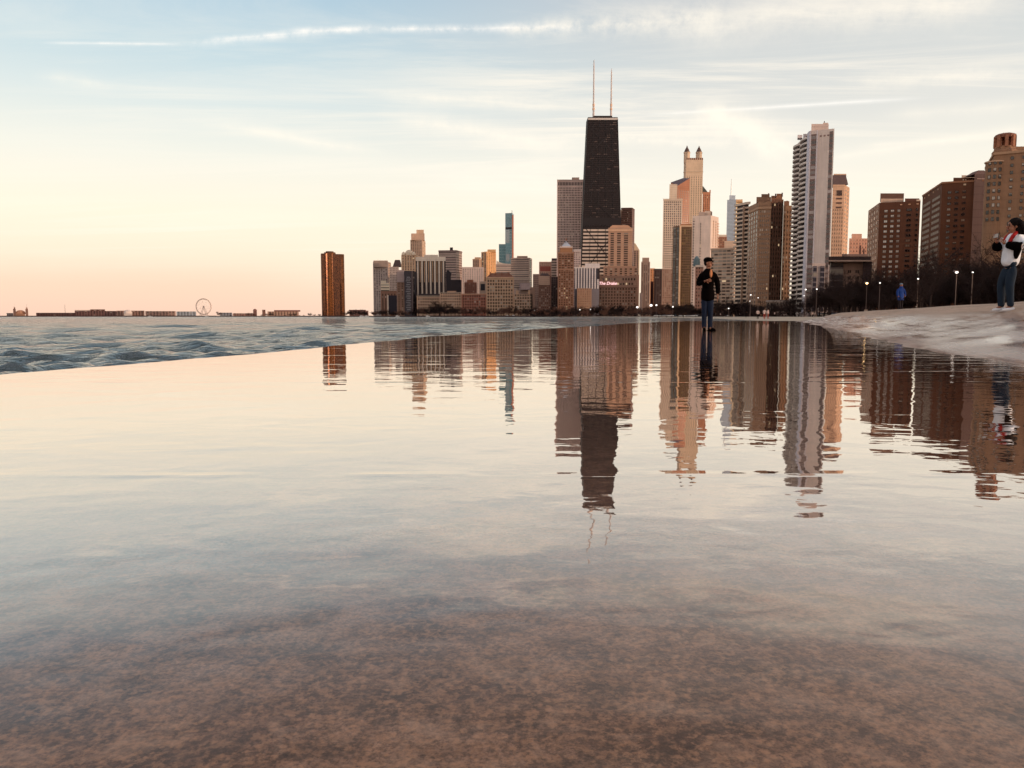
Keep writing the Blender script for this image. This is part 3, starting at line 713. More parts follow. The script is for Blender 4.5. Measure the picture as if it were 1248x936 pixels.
mb.build('curved_roof', wall_mat((200, 186, 176)), b.root)
b = Bld('office_slab', 'wide grey stone slab with fine floor lines right of the tallest glass tower', [(622.5, 1700), (645, 1695), (648.5, 1725)], 314, (160, 140, 132)); b.bands(4.6, .4, gm((150, 132, 126), 5, 1., dark=(124, 106, 100)), y1=352).strips(1, .7, gm((84, 66, 62), 4, .5), i=1); b.box('roof_plant', 630, 643, 312, 314.2, 1703, 14, (120, 100, 92)); b.box('lower_annex', 633, 646.5, 345, 353, 1680, 12, (122, 112, 118))
b = Bld('grand_hotel', 'beige old hotel with a red brown hipped roof and tight rows of windows', [(592.5, 1380), (626.3, 1380)], 338, (172, 140, 116)); 
b.strips(10, .55, gm((172, 140, 116), 5.6, .6, dark=(70, 48, 40)), y0=341)
b.hip('roof', 593, 626, 338, 598, 621, 332.5, simple('hip_roof', lin(126, 82, 64), .85), 1381, 24, .5)
for px in (597, 603, 611, 619): b.box('chimney', px, px + 1.2, 331.5, 336, 1385, 3, (120, 76, 60))
b.cornice(1.6, .8, (186, 152, 126))
b = Bld('old_apartments', 'beige old block with two little roof towers right of the red roofed hotel', [(626.3, 1370), (649, 1370)], 358.5, (162, 132, 112)); b.strips(7, .55, gm((162, 132, 112), 5.2, .6, dark=(70, 48, 40)))
for px in (629, 643.5): b.box('roof_tower', px, px + 3, 354, 359, 1371, 7, (176, 142, 118))
b = Bld('old_apartments', 'beige arcaded block at the waterline under the white pier tower', [(508, 1400), (536, 1400)], 360.5, (168, 138, 118)); b.strips(9, .55, gm((168, 138, 118), 5., .6, dark=(70, 48, 42))).cornice(1.4, .6)
b = Bld('old_apartments', 'taller beige block with tight window columns right of the arcaded block', [(536, 1390), (562.5, 1390)], 356.5, (178, 146, 124)); b.strips(9, .5, gm((178, 146, 124), 5., .6, dark=(74, 52, 44))).cornice(1.4, .6); b.box('gable', 545, 556, 354.6, 357, 1391, 14, (176, 140, 118))
b = Bld('red_brick_block', 'long red brick block at the waterline between two beige blocks', [(562.5, 1385), (592.5, 1385)], 358, (142, 88, 72)); b.strips(10, .5, gm((142, 88, 72), 5., .6, dark=(60, 36, 34))).cornice(1.4, .6, (176, 136, 112))
b = Bld('brick_block', 'stepped red brown block above the long red brick block', [(566, 1480), (581, 1480)], 344, (120, 76, 62)); b.strips(6, .35, gm((120, 76, 62), 3.6)); b.box('setback', 569, 577, 341, 344.2, 1483, 12, (132, 84, 66))
b = Bld('office_block', 'small block with a black glass square facing out above the red brick block', [(584.5, 1470), (593, 1470)], 343, (158, 136, 122)); b.slabs('black_glass', [(2, 10, b.zy(354), b.zy(346))], wall_mat((34, 28, 36)), d1=.6)
# ---- centre left
b = Bld('apartment_block', 'low pinkish brown block in a gap left of the banded brown tower', [(649.5, 1500), (657, 1500)], 334, (150, 122, 112)); b.strips(3, .4, gm((150, 122, 112), 3.6)); b.box('lower_wing', 646, 652, 350, 380, 1370, 10, (128, 100, 88))
b = Bld('apartment_tower', 'pink topped block with a red band above the tower with pale upper storeys', [(657, 1560), (672, 1560)], 319, (186, 148, 132)); b.slabs('red_band', [(2, 23, b.zy(330.5), b.zy(324.5))], wall_mat((140, 76, 66)), d1=.4); b.strips(6, .4, gm((186, 148, 132), 3.6), y0=320.3, y1=324); b.strips(6, .4, gm((170, 134, 120), 3.6), y0=331)
b = Bld('apartment_block', 'grey beige block with a dark flat cap left of the pyramid roofed brick tower', [(672, 1540), (681, 1540)], 317.5, (168, 150, 140)); b.bands(5, .35, gm((168, 150, 140), 5, 1.)); b.box('roof_cap', 672.3, 680.5, 314.8, 317.7, 1541, 14, (86, 72, 78))
b = Bld('apartment_tower', 'brown brick tower with pale upper storeys left of the pyramid roofed brick tower', [(656.5, 1220), (671.5, 1220)], 336, (112, 78, 66)); b.strips(6, .42, gm((112, 78, 66), 3.4, .5, dark=(64, 44, 42), bl=.3, lit=.02), y0=348.5); b.box('upper_storeys', 656.3, 670, 336.5, 347.5, 1219, 12, (166, 136, 120)); b.hip('roof', 657.5, 670.5, 336, 659.5, 668, 333, simple('dark_roof', lin(70, 48, 44), .8), 1221, 16)
b = Bld('dark_block', 'narrow dark block right of the brown tower with pale upper storeys', [(671.7, 1260), (680, 1260)], 337, (84, 64, 60)); b.strips(3, .4, gm((84, 64, 60), 3.4, .5, dark=(46, 34, 36)))
b = Bld('brick_tower', 'brown brick tower with a pale grey pyramid roof in front of the marble tower', [(680, 1120), (699.5, 1120)], 307.5, (116, 80, 62))
b.strips(6, .45, gm((116, 80, 62), 3.3, .5, dark=(66, 44, 38), bl=.2, lit=.05), y0=329).strips(5, .5, gm((126, 88, 68), 3.3, .5, dark=(60, 40, 36)), y0=309, y1=327); b.cornice(2, .8, (140, 104, 84)); b.cornice(1.2, .6, (140, 104, 84), y=328)
b.box('belvedere', 682.5, 697.5, 301.8, 307.6, 1122, 14, (140, 100, 72)); b.box('roof_edge', 682, 698, 300.2, 301.9, 1121, 16, (190, 172, 166)); b.hip('pyramid_roof', 684.5, 696, 300.3, 689.4, 690.6, 293, simple('zinc_roof', lin(178, 180, 190), .5), 1123, 14, .9); b.box('finial', 689.3, 690.8, 290.5, 293.4, 1129, 2, (130, 84, 66))
b = Bld('marble_tower', 'tall pale stone tower with a fine window grid immediately left of the black skyscraper', [(679, 1500), (712.5, 1500)], 219, (190, 166, 160), 40, wm=wall_mat((190, 166, 160), 3.7, .95))
b.strips(17, .52, gm((180, 158, 152), 4.6, .62, dark=(84, 66, 64), bl=.12, lit=0), y0=228.5); b.strips(17, .6, wall_mat((40, 30, 32)), y0=222, y1=226, name='louvre'); b.box('penthouse', 697, 706, 216.2, 219.2, 1510, 16, (150, 130, 124)); b.cornice(2.2, .5, (176, 154, 148))
b = Bld('rear_tower', 'lower pale ribbed wing between the marble tower and the black skyscraper base', [(699, 1290), (708, 1290)], 304, (178, 158, 156)); b.strips(4, .5, gm((178, 158, 156), 3.6, .5, dark=(110, 92, 92))); b.cornice(3.2, .4, (178, 166, 166))
# black skyscraper with X bracing and two masts
def black_skyscraper():
    D = 1364; zt = Z(141.5, D); c = (X(735, 300, D) , D)
    root = empty('black_skyscraper', (c[0], c[1], GZ)); tag(root, 'tallest tower, black and tapering with crossed bracing and two white masts', 'skyscraper')
    zb = 0; H = zt - GZ
    x0t, x1t = X(717, 143, D) - c[0], X(753.5, 143, D) - c[0]; yl = 332
    xl0, xl1 = X(707.7, yl, D) - c[0], X(758.6, yl, D) - c[0]; zl = Z(yl, D) - GZ
    s0 = (x0t - xl0) / (H - zl); s1 = (x1t - xl1) / (H - zl)
    def xs(z): return (xl0 + s0 * (z - zl), xl1 + s1 * (z - zl))
    def yf(z): return 7 * z / H       # the front leans back as it rises
    m, t, out = new_mat('black_steel_and_glass'); g = t.node('ShaderNodeTexCoord').outputs['Object']; s = t.sep(g)
    zf = t.math('DIVIDE', s[2], 3.6); fr = t.math('FRACT', zf); fl = t.math('FLOOR', zf)
    taper = t.math('SUBTRACT', 1., t.math('MULTIPLY', s[2], .00094))
    u = t.math('DIVIDE', s[0], t.math('MULTIPLY', taper, 2.6)); uf = t.math('FRACT', u); ui = t.math('FLOOR', u)
    win = t.math('MULTIPLY', t.math('LESS_THAN', fr, .5), t.math('GREATER_THAN', uf, .22))
    r = t.white(t.comb(fl, t.math('FLOOR', t.math('DIVIDE', u, 3.)), 3.)); r2 = t.white(t.comb(fl, ui, 8.))
    low = t.math('LESS_THAN', s[2], Z(275, D) - GZ)
    hot = t.math('GREATER_THAN', r, .92)
    wcol = t.mix(t.math('MULTIPLY', r2, .6), lin(34, 22, 23), lin(58, 42, 42)); wcol = t.mix(t.math('MULTIPLY', hot, .45), wcol, lin(130, 106, 98))
    colr = t.mix(win, lin(28, 17, 18), wcol)
    principled(t, out, color=colr, rough=t.remap(win, 0, 1, .7, .3), ior=1.35)
    b = MB(); n = 24
    levels = [H * k / n for k in range(n + 1)]
    dep = 32
    for k in range(n):
        za, zb_ = levels[k], levels[k + 1]; a0, a1 = xs(za); b0, b1 = xs(zb_)
        k0 = len(b.v)
        b.v += [(a0, yf(za), za), (a1, yf(za), za), (a1, dep + 14 - yf(za), za), (a0, dep + 14 - yf(za), za), (b0, yf(zb_), zb_), (b1, yf(zb_), zb_), (b1, dep + 14 - yf(zb_), zb_), (b0, dep + 14 - yf(zb_), zb_)]
        for q in range(4):
            w_ = (q + 1) % 4; b.f.append((k0 + q, k0 + w_, k0 + 4 + w_, k0 + 4 + q)); b.m.append(0)
    k0 = len(b.v) - 4; b.f.append((k0, k0 + 1, k0 + 2, k0 + 3)); b.m.append(0)
    b.build('wall', m, root)
    ST = simple('black_steel', lin(34, 22, 24), .5, .3, .15)
    def fp(f, z, out_=.4):
        a, b_ = xs(z); return (a + (b_ - a) * f, yf(z) - out_, z)
    def beam(name, f0, z0, f1, z1, wd):
        q = MB(); p0, p1 = Vector(fp(f0, z0)), Vector(fp(f1, z1)); d_ = (p1 - p0).normalized(); sd_ = Vector((-d_.z, 0, d_.x)) * wd / 2
        back = Vector((0, 1.2, 0)); P = [p0 - sd_, p0 + sd_, p1 + sd_, p1 - sd_]
        q.v += [tuple(v_) for v_ in P] + [tuple(v_ + back) for v_ in P]; q.f += [(0, 1, 2, 3), (7, 6, 5, 4), (0, 4, 5, 1), (1, 5, 6, 2), (2, 6, 7, 3), (3, 7, 4, 0)]; q.m += [0] * 6
        return q.build(name, ST, root)
    tiers = [0, Z(335, D) - GZ, Z(275, D) - GZ, Z(232, D) - GZ, Z(190, D) - GZ, Z(153, D) - GZ]
    tiers[0] = 5
    for k in range(5):
        beam('brace', .02, tiers[k], .98, tiers[k + 1], 1.3); beam('brace', .98, tiers[k], .02, tiers[k + 1], 1.3)
        beam('tie_beam', 0, tiers[k + 1], 1, tiers[k + 1], 1.2)
    for k in range(6): beam('column', k / 5, 2, k / 5, H - 2, .8)
    q = MB()
    for zz_ in (Z(274.5, D) - GZ,): 
        a, b_ = xs(zz_); q.slab((a, yf(zz_)), (1, 0), (0, -1), -.2, b_ - a + .2, zz_, zz_ + 13, -.2, .8)
    q.build('mechanical_floor', ST, root)
    # pale bands paint in the sky reflected by the lower windows
    PL = wall_mat((196, 178, 166), 50, 1.)
    zlo, zhi = Z(352, D) - GZ, Z(277, D) - GZ; nb = 17
    for k in range(nb):
        za = zlo + (zhi - zlo) * k / nb; a, b_ = xs(za); q = MB(); q.slab((a, yf(za)), (1, 0), (0, -1), 1.5, b_ - a - 1.5, za, za + (zhi - zlo) / nb * .52, -.2, .18); q.build('painted_reflection_band', PL, root)
    q = MB(); a, b_ = xs(H - 3.4); q.slab((a, yf(H)), (1, 0), (0, -1), .3, b_ - a - .3, H - 4.6, H - 1.4, -.5, .5); q.build('light_band', wall_mat((190, 182, 178), 50, 1.), root)
    q = MB(); q.prism([(X(724, 141, D) - c[0], 10), (X(747, 141, D) - c[0], 10), (X(747, 141, D) - c[0], 34), (X(724, 141, D) - c[0], 34)], H, Z(139.2, D) - GZ); q.build('roof_plant', ST, root)
    for px, yt in ((724.8, 73), (746.5, 84)):
        x = X(px, 140, D) - c[0]
        def zz2(y): return Z(y, D + 20) - GZ
        q = MB(); q.tube([(x, 20, H - 2), (x, 20, zz2(126))], [1.9, 1.6], 8); q.tube([(x, 20, zz2(126)), (x, 20, zz2(yt + 6)), (x, 20, zz2(yt))], [1.4, 1.05, .45], 8)
        a_ = q.build('mast', [simple('mast_paint', lin(214, 196, 190), .5)], root)
        q = MB(); q.lathe((x, 20, zz2(134)), [(2.2, 0), (2.2, 3), (1.6, 3.2), (1.6, 6), (2.0, 6.2), (2.0, 10)], 10); q.build('antenna_drum', simple('drum_paint', lin(236, 190, 160), .6), a_)
black_skyscraper()
b = Bld('bronze_slab', 'dark bronze slab tower showing behind the right side of the black skyscraper', [(757, 1420), (770.5, 1418), (773.6, 1440)], 253, (92, 58, 48)); b.strips(9, .5, gm((98, 62, 50), 3.6, .5, dark=(60, 38, 36), lit=0), y0=255).strips(2, .5, gm((132, 78, 56), 3.6), i=1)
b = Bld('corner_sliver', 'pale edge of a building in the slot between black skyscraper and bronze slab', [(754.8, 1500), (757.5, 1500)], 256, (196, 176, 164))
b = Bld('striped_block', 'white and blue grey block with vertical fins at the foot of the black skyscraper', [(700.3, 1180), (730.5, 1180)], 325.8, (110, 108, 118)); b.strips(9, .42, wall_mat((206, 198, 200)), mg=.0, y1=352, name='fin', d1=1.2); b.box('roof_storey', 713, 731, 321, 326, 1182, 18, (196, 188, 190)); b.box('lower_wall', 728, 731, 327, 340, 1178, 6, (50, 38, 42)); b.cornice(1.4, 1.3, (210, 200, 200))
b = Bld('beige_annex', 'plain low beige block beside the hotel under the fin fronted block', [(703.5, 1150), (721, 1150)], 351.3, (158, 126, 106)); b.strips(6, .3, gm((158, 126, 106), 3.6, .45, dark=(132, 102, 86)))
b = Bld('deco_skyscraper', 'rounded top beige setback tower in front of the right side of the black skyscraper', [(741.5, 1300), (771, 1300)], 277.5, (168, 134, 114), 26)
for k, (p0, p1) in enumerate(((744.3, 748.4), (752.3, 756.8), (760.6, 765.6))): a, u, n, L_ = b.face(); b.slabs('window_column', [((p0 - 741.5) / 29.5 * L_, (p1 - 741.5) / 29.5 * L_, b.zy(324), b.zy(283.5))], gm((150, 118, 102), 3.7, .5, dark=(74, 54, 48)), d1=.1)
b.box('upper_band', 741.5, 771, 279, 282, 1299, 10, (196, 158, 132)); 
mb = MB(); x0, x1 = X(742.5, 277, 1300) - b.o[0], X(770, 277, 1300) - b.o[0]; mb.frustum([(x0, -12), (x1, -12), (x1, 10), (x0, 10)], b.z1 - GZ - .1, [(x0 + 6, -8), (x1 - 6, -8), (x1 - 6, 8), (x0 + 6, 8)], Z(274, 1300) - GZ); mb.build('crown', wall_mat((178, 134, 106)), b.root)
b.box('lower_setback', 735.5, 775, 324.5, 384, 1290, 8, (148, 116, 100)); b.box('side_setback', 775, 779, 335, 384, 1285, 8, (138, 106, 92))
a, u, n, L_ = b.face()
for k in range(7): b.slabs('lower_window_column', [(-6 + k * 8.2, -2.4 + k * 8.2, b.zy(348, 1288), b.zy(326.5, 1288))], gm((140, 110, 94), 3.7, .5, dark=(76, 56, 50)), d0=9, d1=10.3)
b = Bld('sign_hotel', 'wide beige brown hotel with lit letters on its wall at the waterline', [(721.5, 1200), (777, 1200)], 350, (136, 104, 88), 30)
b.strips(15, .45, gm((136, 104, 88), 4.6, .55, dark=(92, 66, 56), bl=.1)); b.cornice(1.4, .7, (124, 92, 78))
b.box('upper_storeys', 727.5, 776.5, 336, 350.2, 1206, 20, (146, 114, 98)); b.box('left_turret', 725.5, 733, 334.5, 342, 1204, 10, (152, 120, 102))
a, u, n, L_ = b.face()
b.slabs('upper_window', [(4 + k * 4.4, 6 + k * 4.4, b.zy(341.5), b.zy(338.7)) for k in range(15)] + [(40 + k * 4.4, 42 + k * 4.4, b.zy(347), b.zy(344.5)) for k in range(7)], G(dark=(60, 42, 38), wall=(130, 100, 84), fh=99, ratio=1., blind=(230, 190, 160), bl=.3, lit=.1), d0=-6.5, d1=-5.7)
tx = bpy.data.curves.new('sign_letters', 'FONT'); tx.body = 'The Drake'; tx.size = 8.2; tx.extrude = .15; tx.offset = .16; tx.align_x = 'CENTER'; tx.align_y = 'CENTER'; tx.shear = .25
to = bpy.data.objects.new('tmp', tx); COL.objects.link(to); dg = bpy.context.evaluated_depsgraph_get(); me = bpy.data.meshes.new_from_object(to.evaluated_get(dg)); bpy.data.objects.remove(to)
m_, t_, o_ = new_mat('lit_letters'); principled(t_, o_, color=lin(250, 215, 215), rough=.5, emit=lin(255, 205, 205), estr=1.0); me.materials.clear(); me.materials.append(m_)
sg = link('sign_letters', me, b.root); wd_ = max(v.co.x for v in me.vertices) - min(v.co.x for v in me.vertices); want = X(752, 345, 1200) - X(730.3, 345, 1200)
sg.scale = (want / wd_,) * 3; sg.rotation_euler = (math.radians(90), 0, 0); sg.location = ((X(730.3, 345, 1200) + X(752, 345, 1200)) / 2 - b.o[0], 1202.0 - b.o[1] + 2.5, Z(345.4, 1203) - GZ)
# ---- gap towers
b = Bld('chamfered_tower', 'pale tower with a slanting cream edge just right of the beige setback tower', [(772, 1600), (779.5, 1600)], 305, (150, 124, 112)); mb = MB(); x0, x1 = X(773, 305, 1600) - b.o[0], X(779.5, 305, 1600) - b.o[0]; zA = b.z1 - GZ
mb.frustum([(x0, -15), (x1, -15), (x1, 13), (x0, 13)], zA, [(x0, -15), (x0 + 2, -15), (x0 + 2, 13), (x0, 13)], Z(296.5, 1600) - GZ); mb.build('slanted_top', wall_mat((214, 190, 162)), b.root); b.strips(2, .4, gm((150, 124, 112), 4, .6)); b.slabs('bright_edge', [(10.2, 12.6, 5, zA)], wall_mat((236, 214, 186)), d1=.4)
b = Bld('grey_striped_tower', 'grey tower with a small flat cap standing free in the sky gap', [(781.5, 1400), (792.3, 1400)], 319, (146, 122, 112)); b.strips(4, .42, gm((146, 122, 112), 3.6, .6, dark=(92, 74, 70))); b.box('cap', 782.8, 791.2, 314, 319.3, 1402, 12, (152, 128, 116)); b.box('low_annex', 779.5, 783, 357, 384, 1390, 8, (136, 122, 122))
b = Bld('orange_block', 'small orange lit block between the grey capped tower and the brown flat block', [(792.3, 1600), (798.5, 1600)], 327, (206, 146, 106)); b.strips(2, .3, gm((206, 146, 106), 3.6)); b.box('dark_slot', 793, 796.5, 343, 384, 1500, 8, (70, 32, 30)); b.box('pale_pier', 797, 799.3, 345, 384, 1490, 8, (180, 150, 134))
b = Bld('brown_block', 'dark brown flat roofed block touching the white grid tower on its left', [(797.3, 1450), (810, 1450)], 328.5, (84, 62, 58)); b.strips(4, .4, gm((84, 62, 58), 3.6, .5, dark=(56, 42, 46)));
b.box('roof_rail', 797, 808, 327.6, 328.7, 1452, 8, (50, 36, 36))
# ---- centre right
b = Bld('grid_tower', 'white gridded tower with a narrower top left of the twin turreted tower', [(808.5, 1150), (831.5, 1150)], 242.5, (206, 184, 168), 30)
b.strips(9, .5, gm((196, 176, 160), 3.4, .58, dark=(106, 80, 72), bl=.15, lit=0), y0=244, y1=327).strips(9, .4, gm((150, 118, 102), 3.4, .5, dark=(84, 60, 54), bl=.3), y0=328); b.box('top_storeys', 816, 825.5, 224.5, 242.7, 1153, 18, (222, 200, 180)); b.cornice(2, .5, (216, 194, 176))
b.slabs('lower_wall', [(0, 26, 2, b.zy(328))], wall_mat((150, 118, 102)), d0=-.1, d1=.06)
b = Bld('slanted_roof_tower', 'orange brown tower with a dark slanting roof in front of the twin turreted tower', [(817.5, 1190), (825.5, 1175), (840.5, 1185)], 228, (160, 108, 84), 30)
mb = MB(); P = [(p[0] - b.o[0], p[1] - b.o[1]) for p in b.pts]; k0 = b.z1 - GZ
q4 = b.loc(b.poly); zs = [Z(221.5, 1185) - GZ, Z(226.5, 1175) - GZ, Z(216.5, 1180) - GZ, Z(215.5, 1190) - GZ]
mb.prism(q4, k0 - .5, 0, 0, z1s=zs, tmi=1); mb.build('slanted_roof', [wall_mat((162, 110, 86)), simple('slate_roof', lin(104, 84, 88), .6)], b.root); b.strips(6, .35, gm((160, 108, 84), 3.4, .55, dark=(140, 92, 72), bl=.1, lit=0), i=1); b.strips(3, .5, gm((210, 188, 170), 3.4), i=0)
def twin_turrets():
    b = Bld('twin_turret_tower', 'tall cream stone tower crowned by two small pointed turrets', [(833.5, 1420), (836, 1410), (857, 1410)], 192.5, (206, 180, 156), wm=wall_mat((206, 180, 156), 4, .95))
    b.strips(7, .22, gm((196, 170, 148), 4, .6, dark=(164, 138, 120), bl=.0, lit=0), i=1, y0=214); b.cornice(1.6, .6, (216, 192, 168), y=208.5)
    for k in range(9): b.slabs('crown_opening', [(1.2 + 3.4 * k, 3 + 3.4 * k, b.zy(194.7, 1410), b.zy(192.4, 1410))], wall_mat((120, 60, 50)), i=1, d1=.3)
    for px in (837.9, 852.6):
        x = X(px, 190, 1411) - b.o[0]; y = 1416 - b.o[1]; z = b.z1 - GZ
        q = MB(); q.lathe((x, y, z - 8), [(5.6, 0), (5.6, 17.5), (6.2, 17.6), (6.2, 19)], 8); tr_ = q.build('turret', wall_mat((206, 180, 156)), b.root)
        q = MB(); q.lathe((x, y, z + 11), [(5.6, 0), (3.2, 5.5), (1.2, 9), (.4, 12)], 8); q.build('turret_roof', simple('turret_slate', lin(92, 66, 58), .7), tr_)
twin_turrets()
b = Bld('gabled_tower', 'orange brown tower with a green pointed roof peeping out right of the twin turreted tower', [(856.5, 1500), (866, 1500)], 234, (186, 128, 98)); b.strips(4, .35, gm((186, 128, 98), 3.6, .55, dark=(116, 78, 66))); b.hip('pointed_roof', 856.6, 862.5, 234, 857, 858.5, 226, simple('copper_roof', lin(78, 74, 62), .7), 1501, 20, .6); b.box('corner_fin', 864.6, 866.2, 231.5, 234.5, 1502, 6, (190, 130, 98))
b = Bld('white_slab', 'broad plain pale slab with a pinkish sunlit right side behind the man in the cap', [(844, 900), (866.5, 895), (875.8, 912)], 262.5, (206, 186, 176), wm=wall_mat((206, 186, 176), 3.1, .97))
b.strips(1, .5, gm((206, 186, 176), 3.1, .55, dark=(86, 66, 64), bl=0), mg=.0, name='window_strip') ; 
for o_ in [q_ for q_ in b.root.children if q_.name.startswith('window_strip')]: bpy.data.objects.remove(o_)
a, u, n, L_ = b.face(); b.slabs('window_strip', [(.8, 2.3, 4, b.zy(266)), (L_ * .43, L_ * .43 + 1.0, 4, b.zy(270))], gm((206, 186, 176), 3.1, .5, dark=(90, 70, 68), bl=0), d1=.15)
a, u, n, L_ = b.face(1); b.slabs('window_strip', [(L_ * .3, L_ * .3 + 1.6, 4, b.zy(268)), (L_ * .62, L_ * .62 + 1.6, 4, b.zy(268))], gm((226, 176, 146), 3.1, .5, dark=(170, 110, 88), bl=0), i=1)  # pinkish colours here put the sunlight into the right side
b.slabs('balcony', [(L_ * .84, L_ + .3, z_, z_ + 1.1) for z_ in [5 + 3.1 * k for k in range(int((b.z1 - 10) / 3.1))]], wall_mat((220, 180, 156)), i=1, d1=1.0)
b.box('lift_tower', 851.5, 859, 258.3, 262.7, 905, 12, (166, 146, 138)); b.box('plant_room', 859, 867, 257, 262.7, 908, 12, (194, 172, 160)); b.box('chimney', 866.3, 868, 258, 262.6, 903, 3, (110, 92, 86))
b = Bld('olive_glass_tower', 'brown olive glass tower with a pale roof edge left of the plain pale slab', [(820.3, 1010), (828.5, 1000), (843.5, 1000)], 275, (112, 78, 54), wm=wall_mat((112, 78, 54), 3.3, .8))
b.strips(6, .6, G(dark=(78, 60, 38), wall=(112, 80, 56), fh=3.3, ratio=.62, blind=(170, 140, 90), bl=.15, lit=.0, metal=.3), i=1, y0=278); b.strips(2, .7, G(dark=(44, 36, 36), wall=(90, 76, 70), fh=3.3, ratio=.7, bl=.3, lit=0, blind=(150, 136, 126)), i=0); b.slabs('corner_pier', [(-.2, 2.0, 2, b.zy(276, 1000))], wall_mat((206, 172, 142)), i=1, d1=.5)
a, u, n, L_ = b.face(1); b.slabs('roof_edge', [(-.3, L_ + .3, b.zy(276.2, 1000), b.zy(274.8, 1000))], wall_mat((226, 190, 160)), i=1, d1=.6); b.box('brown_top', 829.5, 843, 272.8, 275, 1003, 12, (150, 100, 70))
b = Bld('domed_pavilion', 'small low building with a blue green dome just left of the man in the cap', [(847.5, 760), (857.5, 760)], 323, (160, 116, 100)); b.strips(3, .4, gm((160, 116, 100), 3.3, .5)); mb = MB(); mb.lathe((X(853.5, 322, 763) - b.o[0], 3, b.z1 - GZ - .2), [(3.4, 0), (3.4, 4), (3., 7), (1.6, 9.4), (.3, 10.4)], 14); mb.build('dome', simple('copper_dome', lin(96, 112, 116), .6), b.root); b.box('white_band', 847.4, 857.7, 323, 325.5, 758.5, 6, (214, 196, 184))
def spire_tower():
    b = Bld('spire_tower', 'slim blue white glass tower with a needle spire and a cream sunlit side', [(886.3, 2350), (897, 2340), (905, 2370)], 243, (190, 192, 200), wm=G(dark=(172, 178, 190), wall=(190, 194, 202), fh=4, ratio=.7, bl=0, lit=0, metal=.4))
    a, u, n, L_ = b.face(1); b.slabs('painted_sun_side', [(0, L_, 2, b.z1 - GZ)], wall_mat((244, 222, 186)), i=1, d1=.5)  # cream slab paints the sunlight onto the right side
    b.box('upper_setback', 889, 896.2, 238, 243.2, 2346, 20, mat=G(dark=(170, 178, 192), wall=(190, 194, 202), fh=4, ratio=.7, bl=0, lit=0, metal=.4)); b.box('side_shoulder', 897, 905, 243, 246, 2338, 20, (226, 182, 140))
    x = X(892.7, 238, 2355) - b.o[0]; q = MB(); q.tube([(x, 10, b.z1 - GZ), (x, 10, Z(226, 2355) - GZ), (x, 10, Z(216.5, 2355) - GZ)], [1.7, 1.1, .4], 6); q.build('spire', simple('spire_metal', lin(170, 168, 172), .4, .5), b.root)
spire_tower()
b = Bld('brown_block', 'small brown block under the spire tower on its left', [(874.5, 1300), (886, 1300)], 288.5, (150, 104, 82)); b.strips(4, .35, gm((150, 104, 82), 3.6)); b.box('pale_cap', 875.5, 885.8, 286, 288.7, 1302, 10, (206, 188, 172))
b = Bld('banded_block', 'beige block of stacked horizontal window bands right of the man in the cap', [(866.5, 650), (895.5, 640), (901.5, 655)], 302, (178, 152, 134)); b.bands(2.75, .5, gm((178, 152, 134), 2.75, 1., dark=(96, 74, 66), uw=2.4, gap=.12, bl=.3), y0=303.3, mg=.03); b.bands(2.75, .5, gm((160, 134, 118), 2.75, 1., dark=(60, 44, 42)), i=1, y0=303.3); b.box('upper_storeys', 883, 898, 293.5, 302.2, 648, 12, (190, 164, 146)); b.cornice(.8, .5, (190, 164, 146))
def curved_balconies():
    b = Bld('balcony_tower', 'tower of curved cream balconies left of the big brown stone block', [(898.5, 565), (904, 556), (912.5, 552)], 250, (60, 48, 46), wm=wall_mat((60, 48, 46), 2.9, .9))
    x0, x1 = X(899, 250, 558) - b.o[0], X(913.5, 250, 552) - b.o[0]; n = int((b.z1 - 8) / 2.9)
    CR = wall_mat((196, 174, 156), 50, 1.)
    for k in range(n):
        z = b.z1 - GZ - 2.9 * (k + 1); q = MB(); pts = []
        for j in range(9):
            f_ = j / 8; x = x0 + (x1 - x0) * f_; y = (565 - b.o[1]) + (552 - 565) * math.sin(f_ * math.pi / 2) - 2.2; pts.append((x, y))
        q.prism(pts + [(x1, 8), (x0, 8)], z, z + 1.15); q.build('balcony', CR, b.root)
    q = MB(); q.prism(pts + [(x1, 8), (x0, 8)], b.z1 - GZ, Z(247.3, 552) - GZ + .6); q.build('roof_slab', wall_mat((206, 186, 168)), b.root)
    b.strips(1, .12, wall_mat((190, 168, 150)), i=1, mg=.3, name='fin', d1=2.8)
curved_balconies()
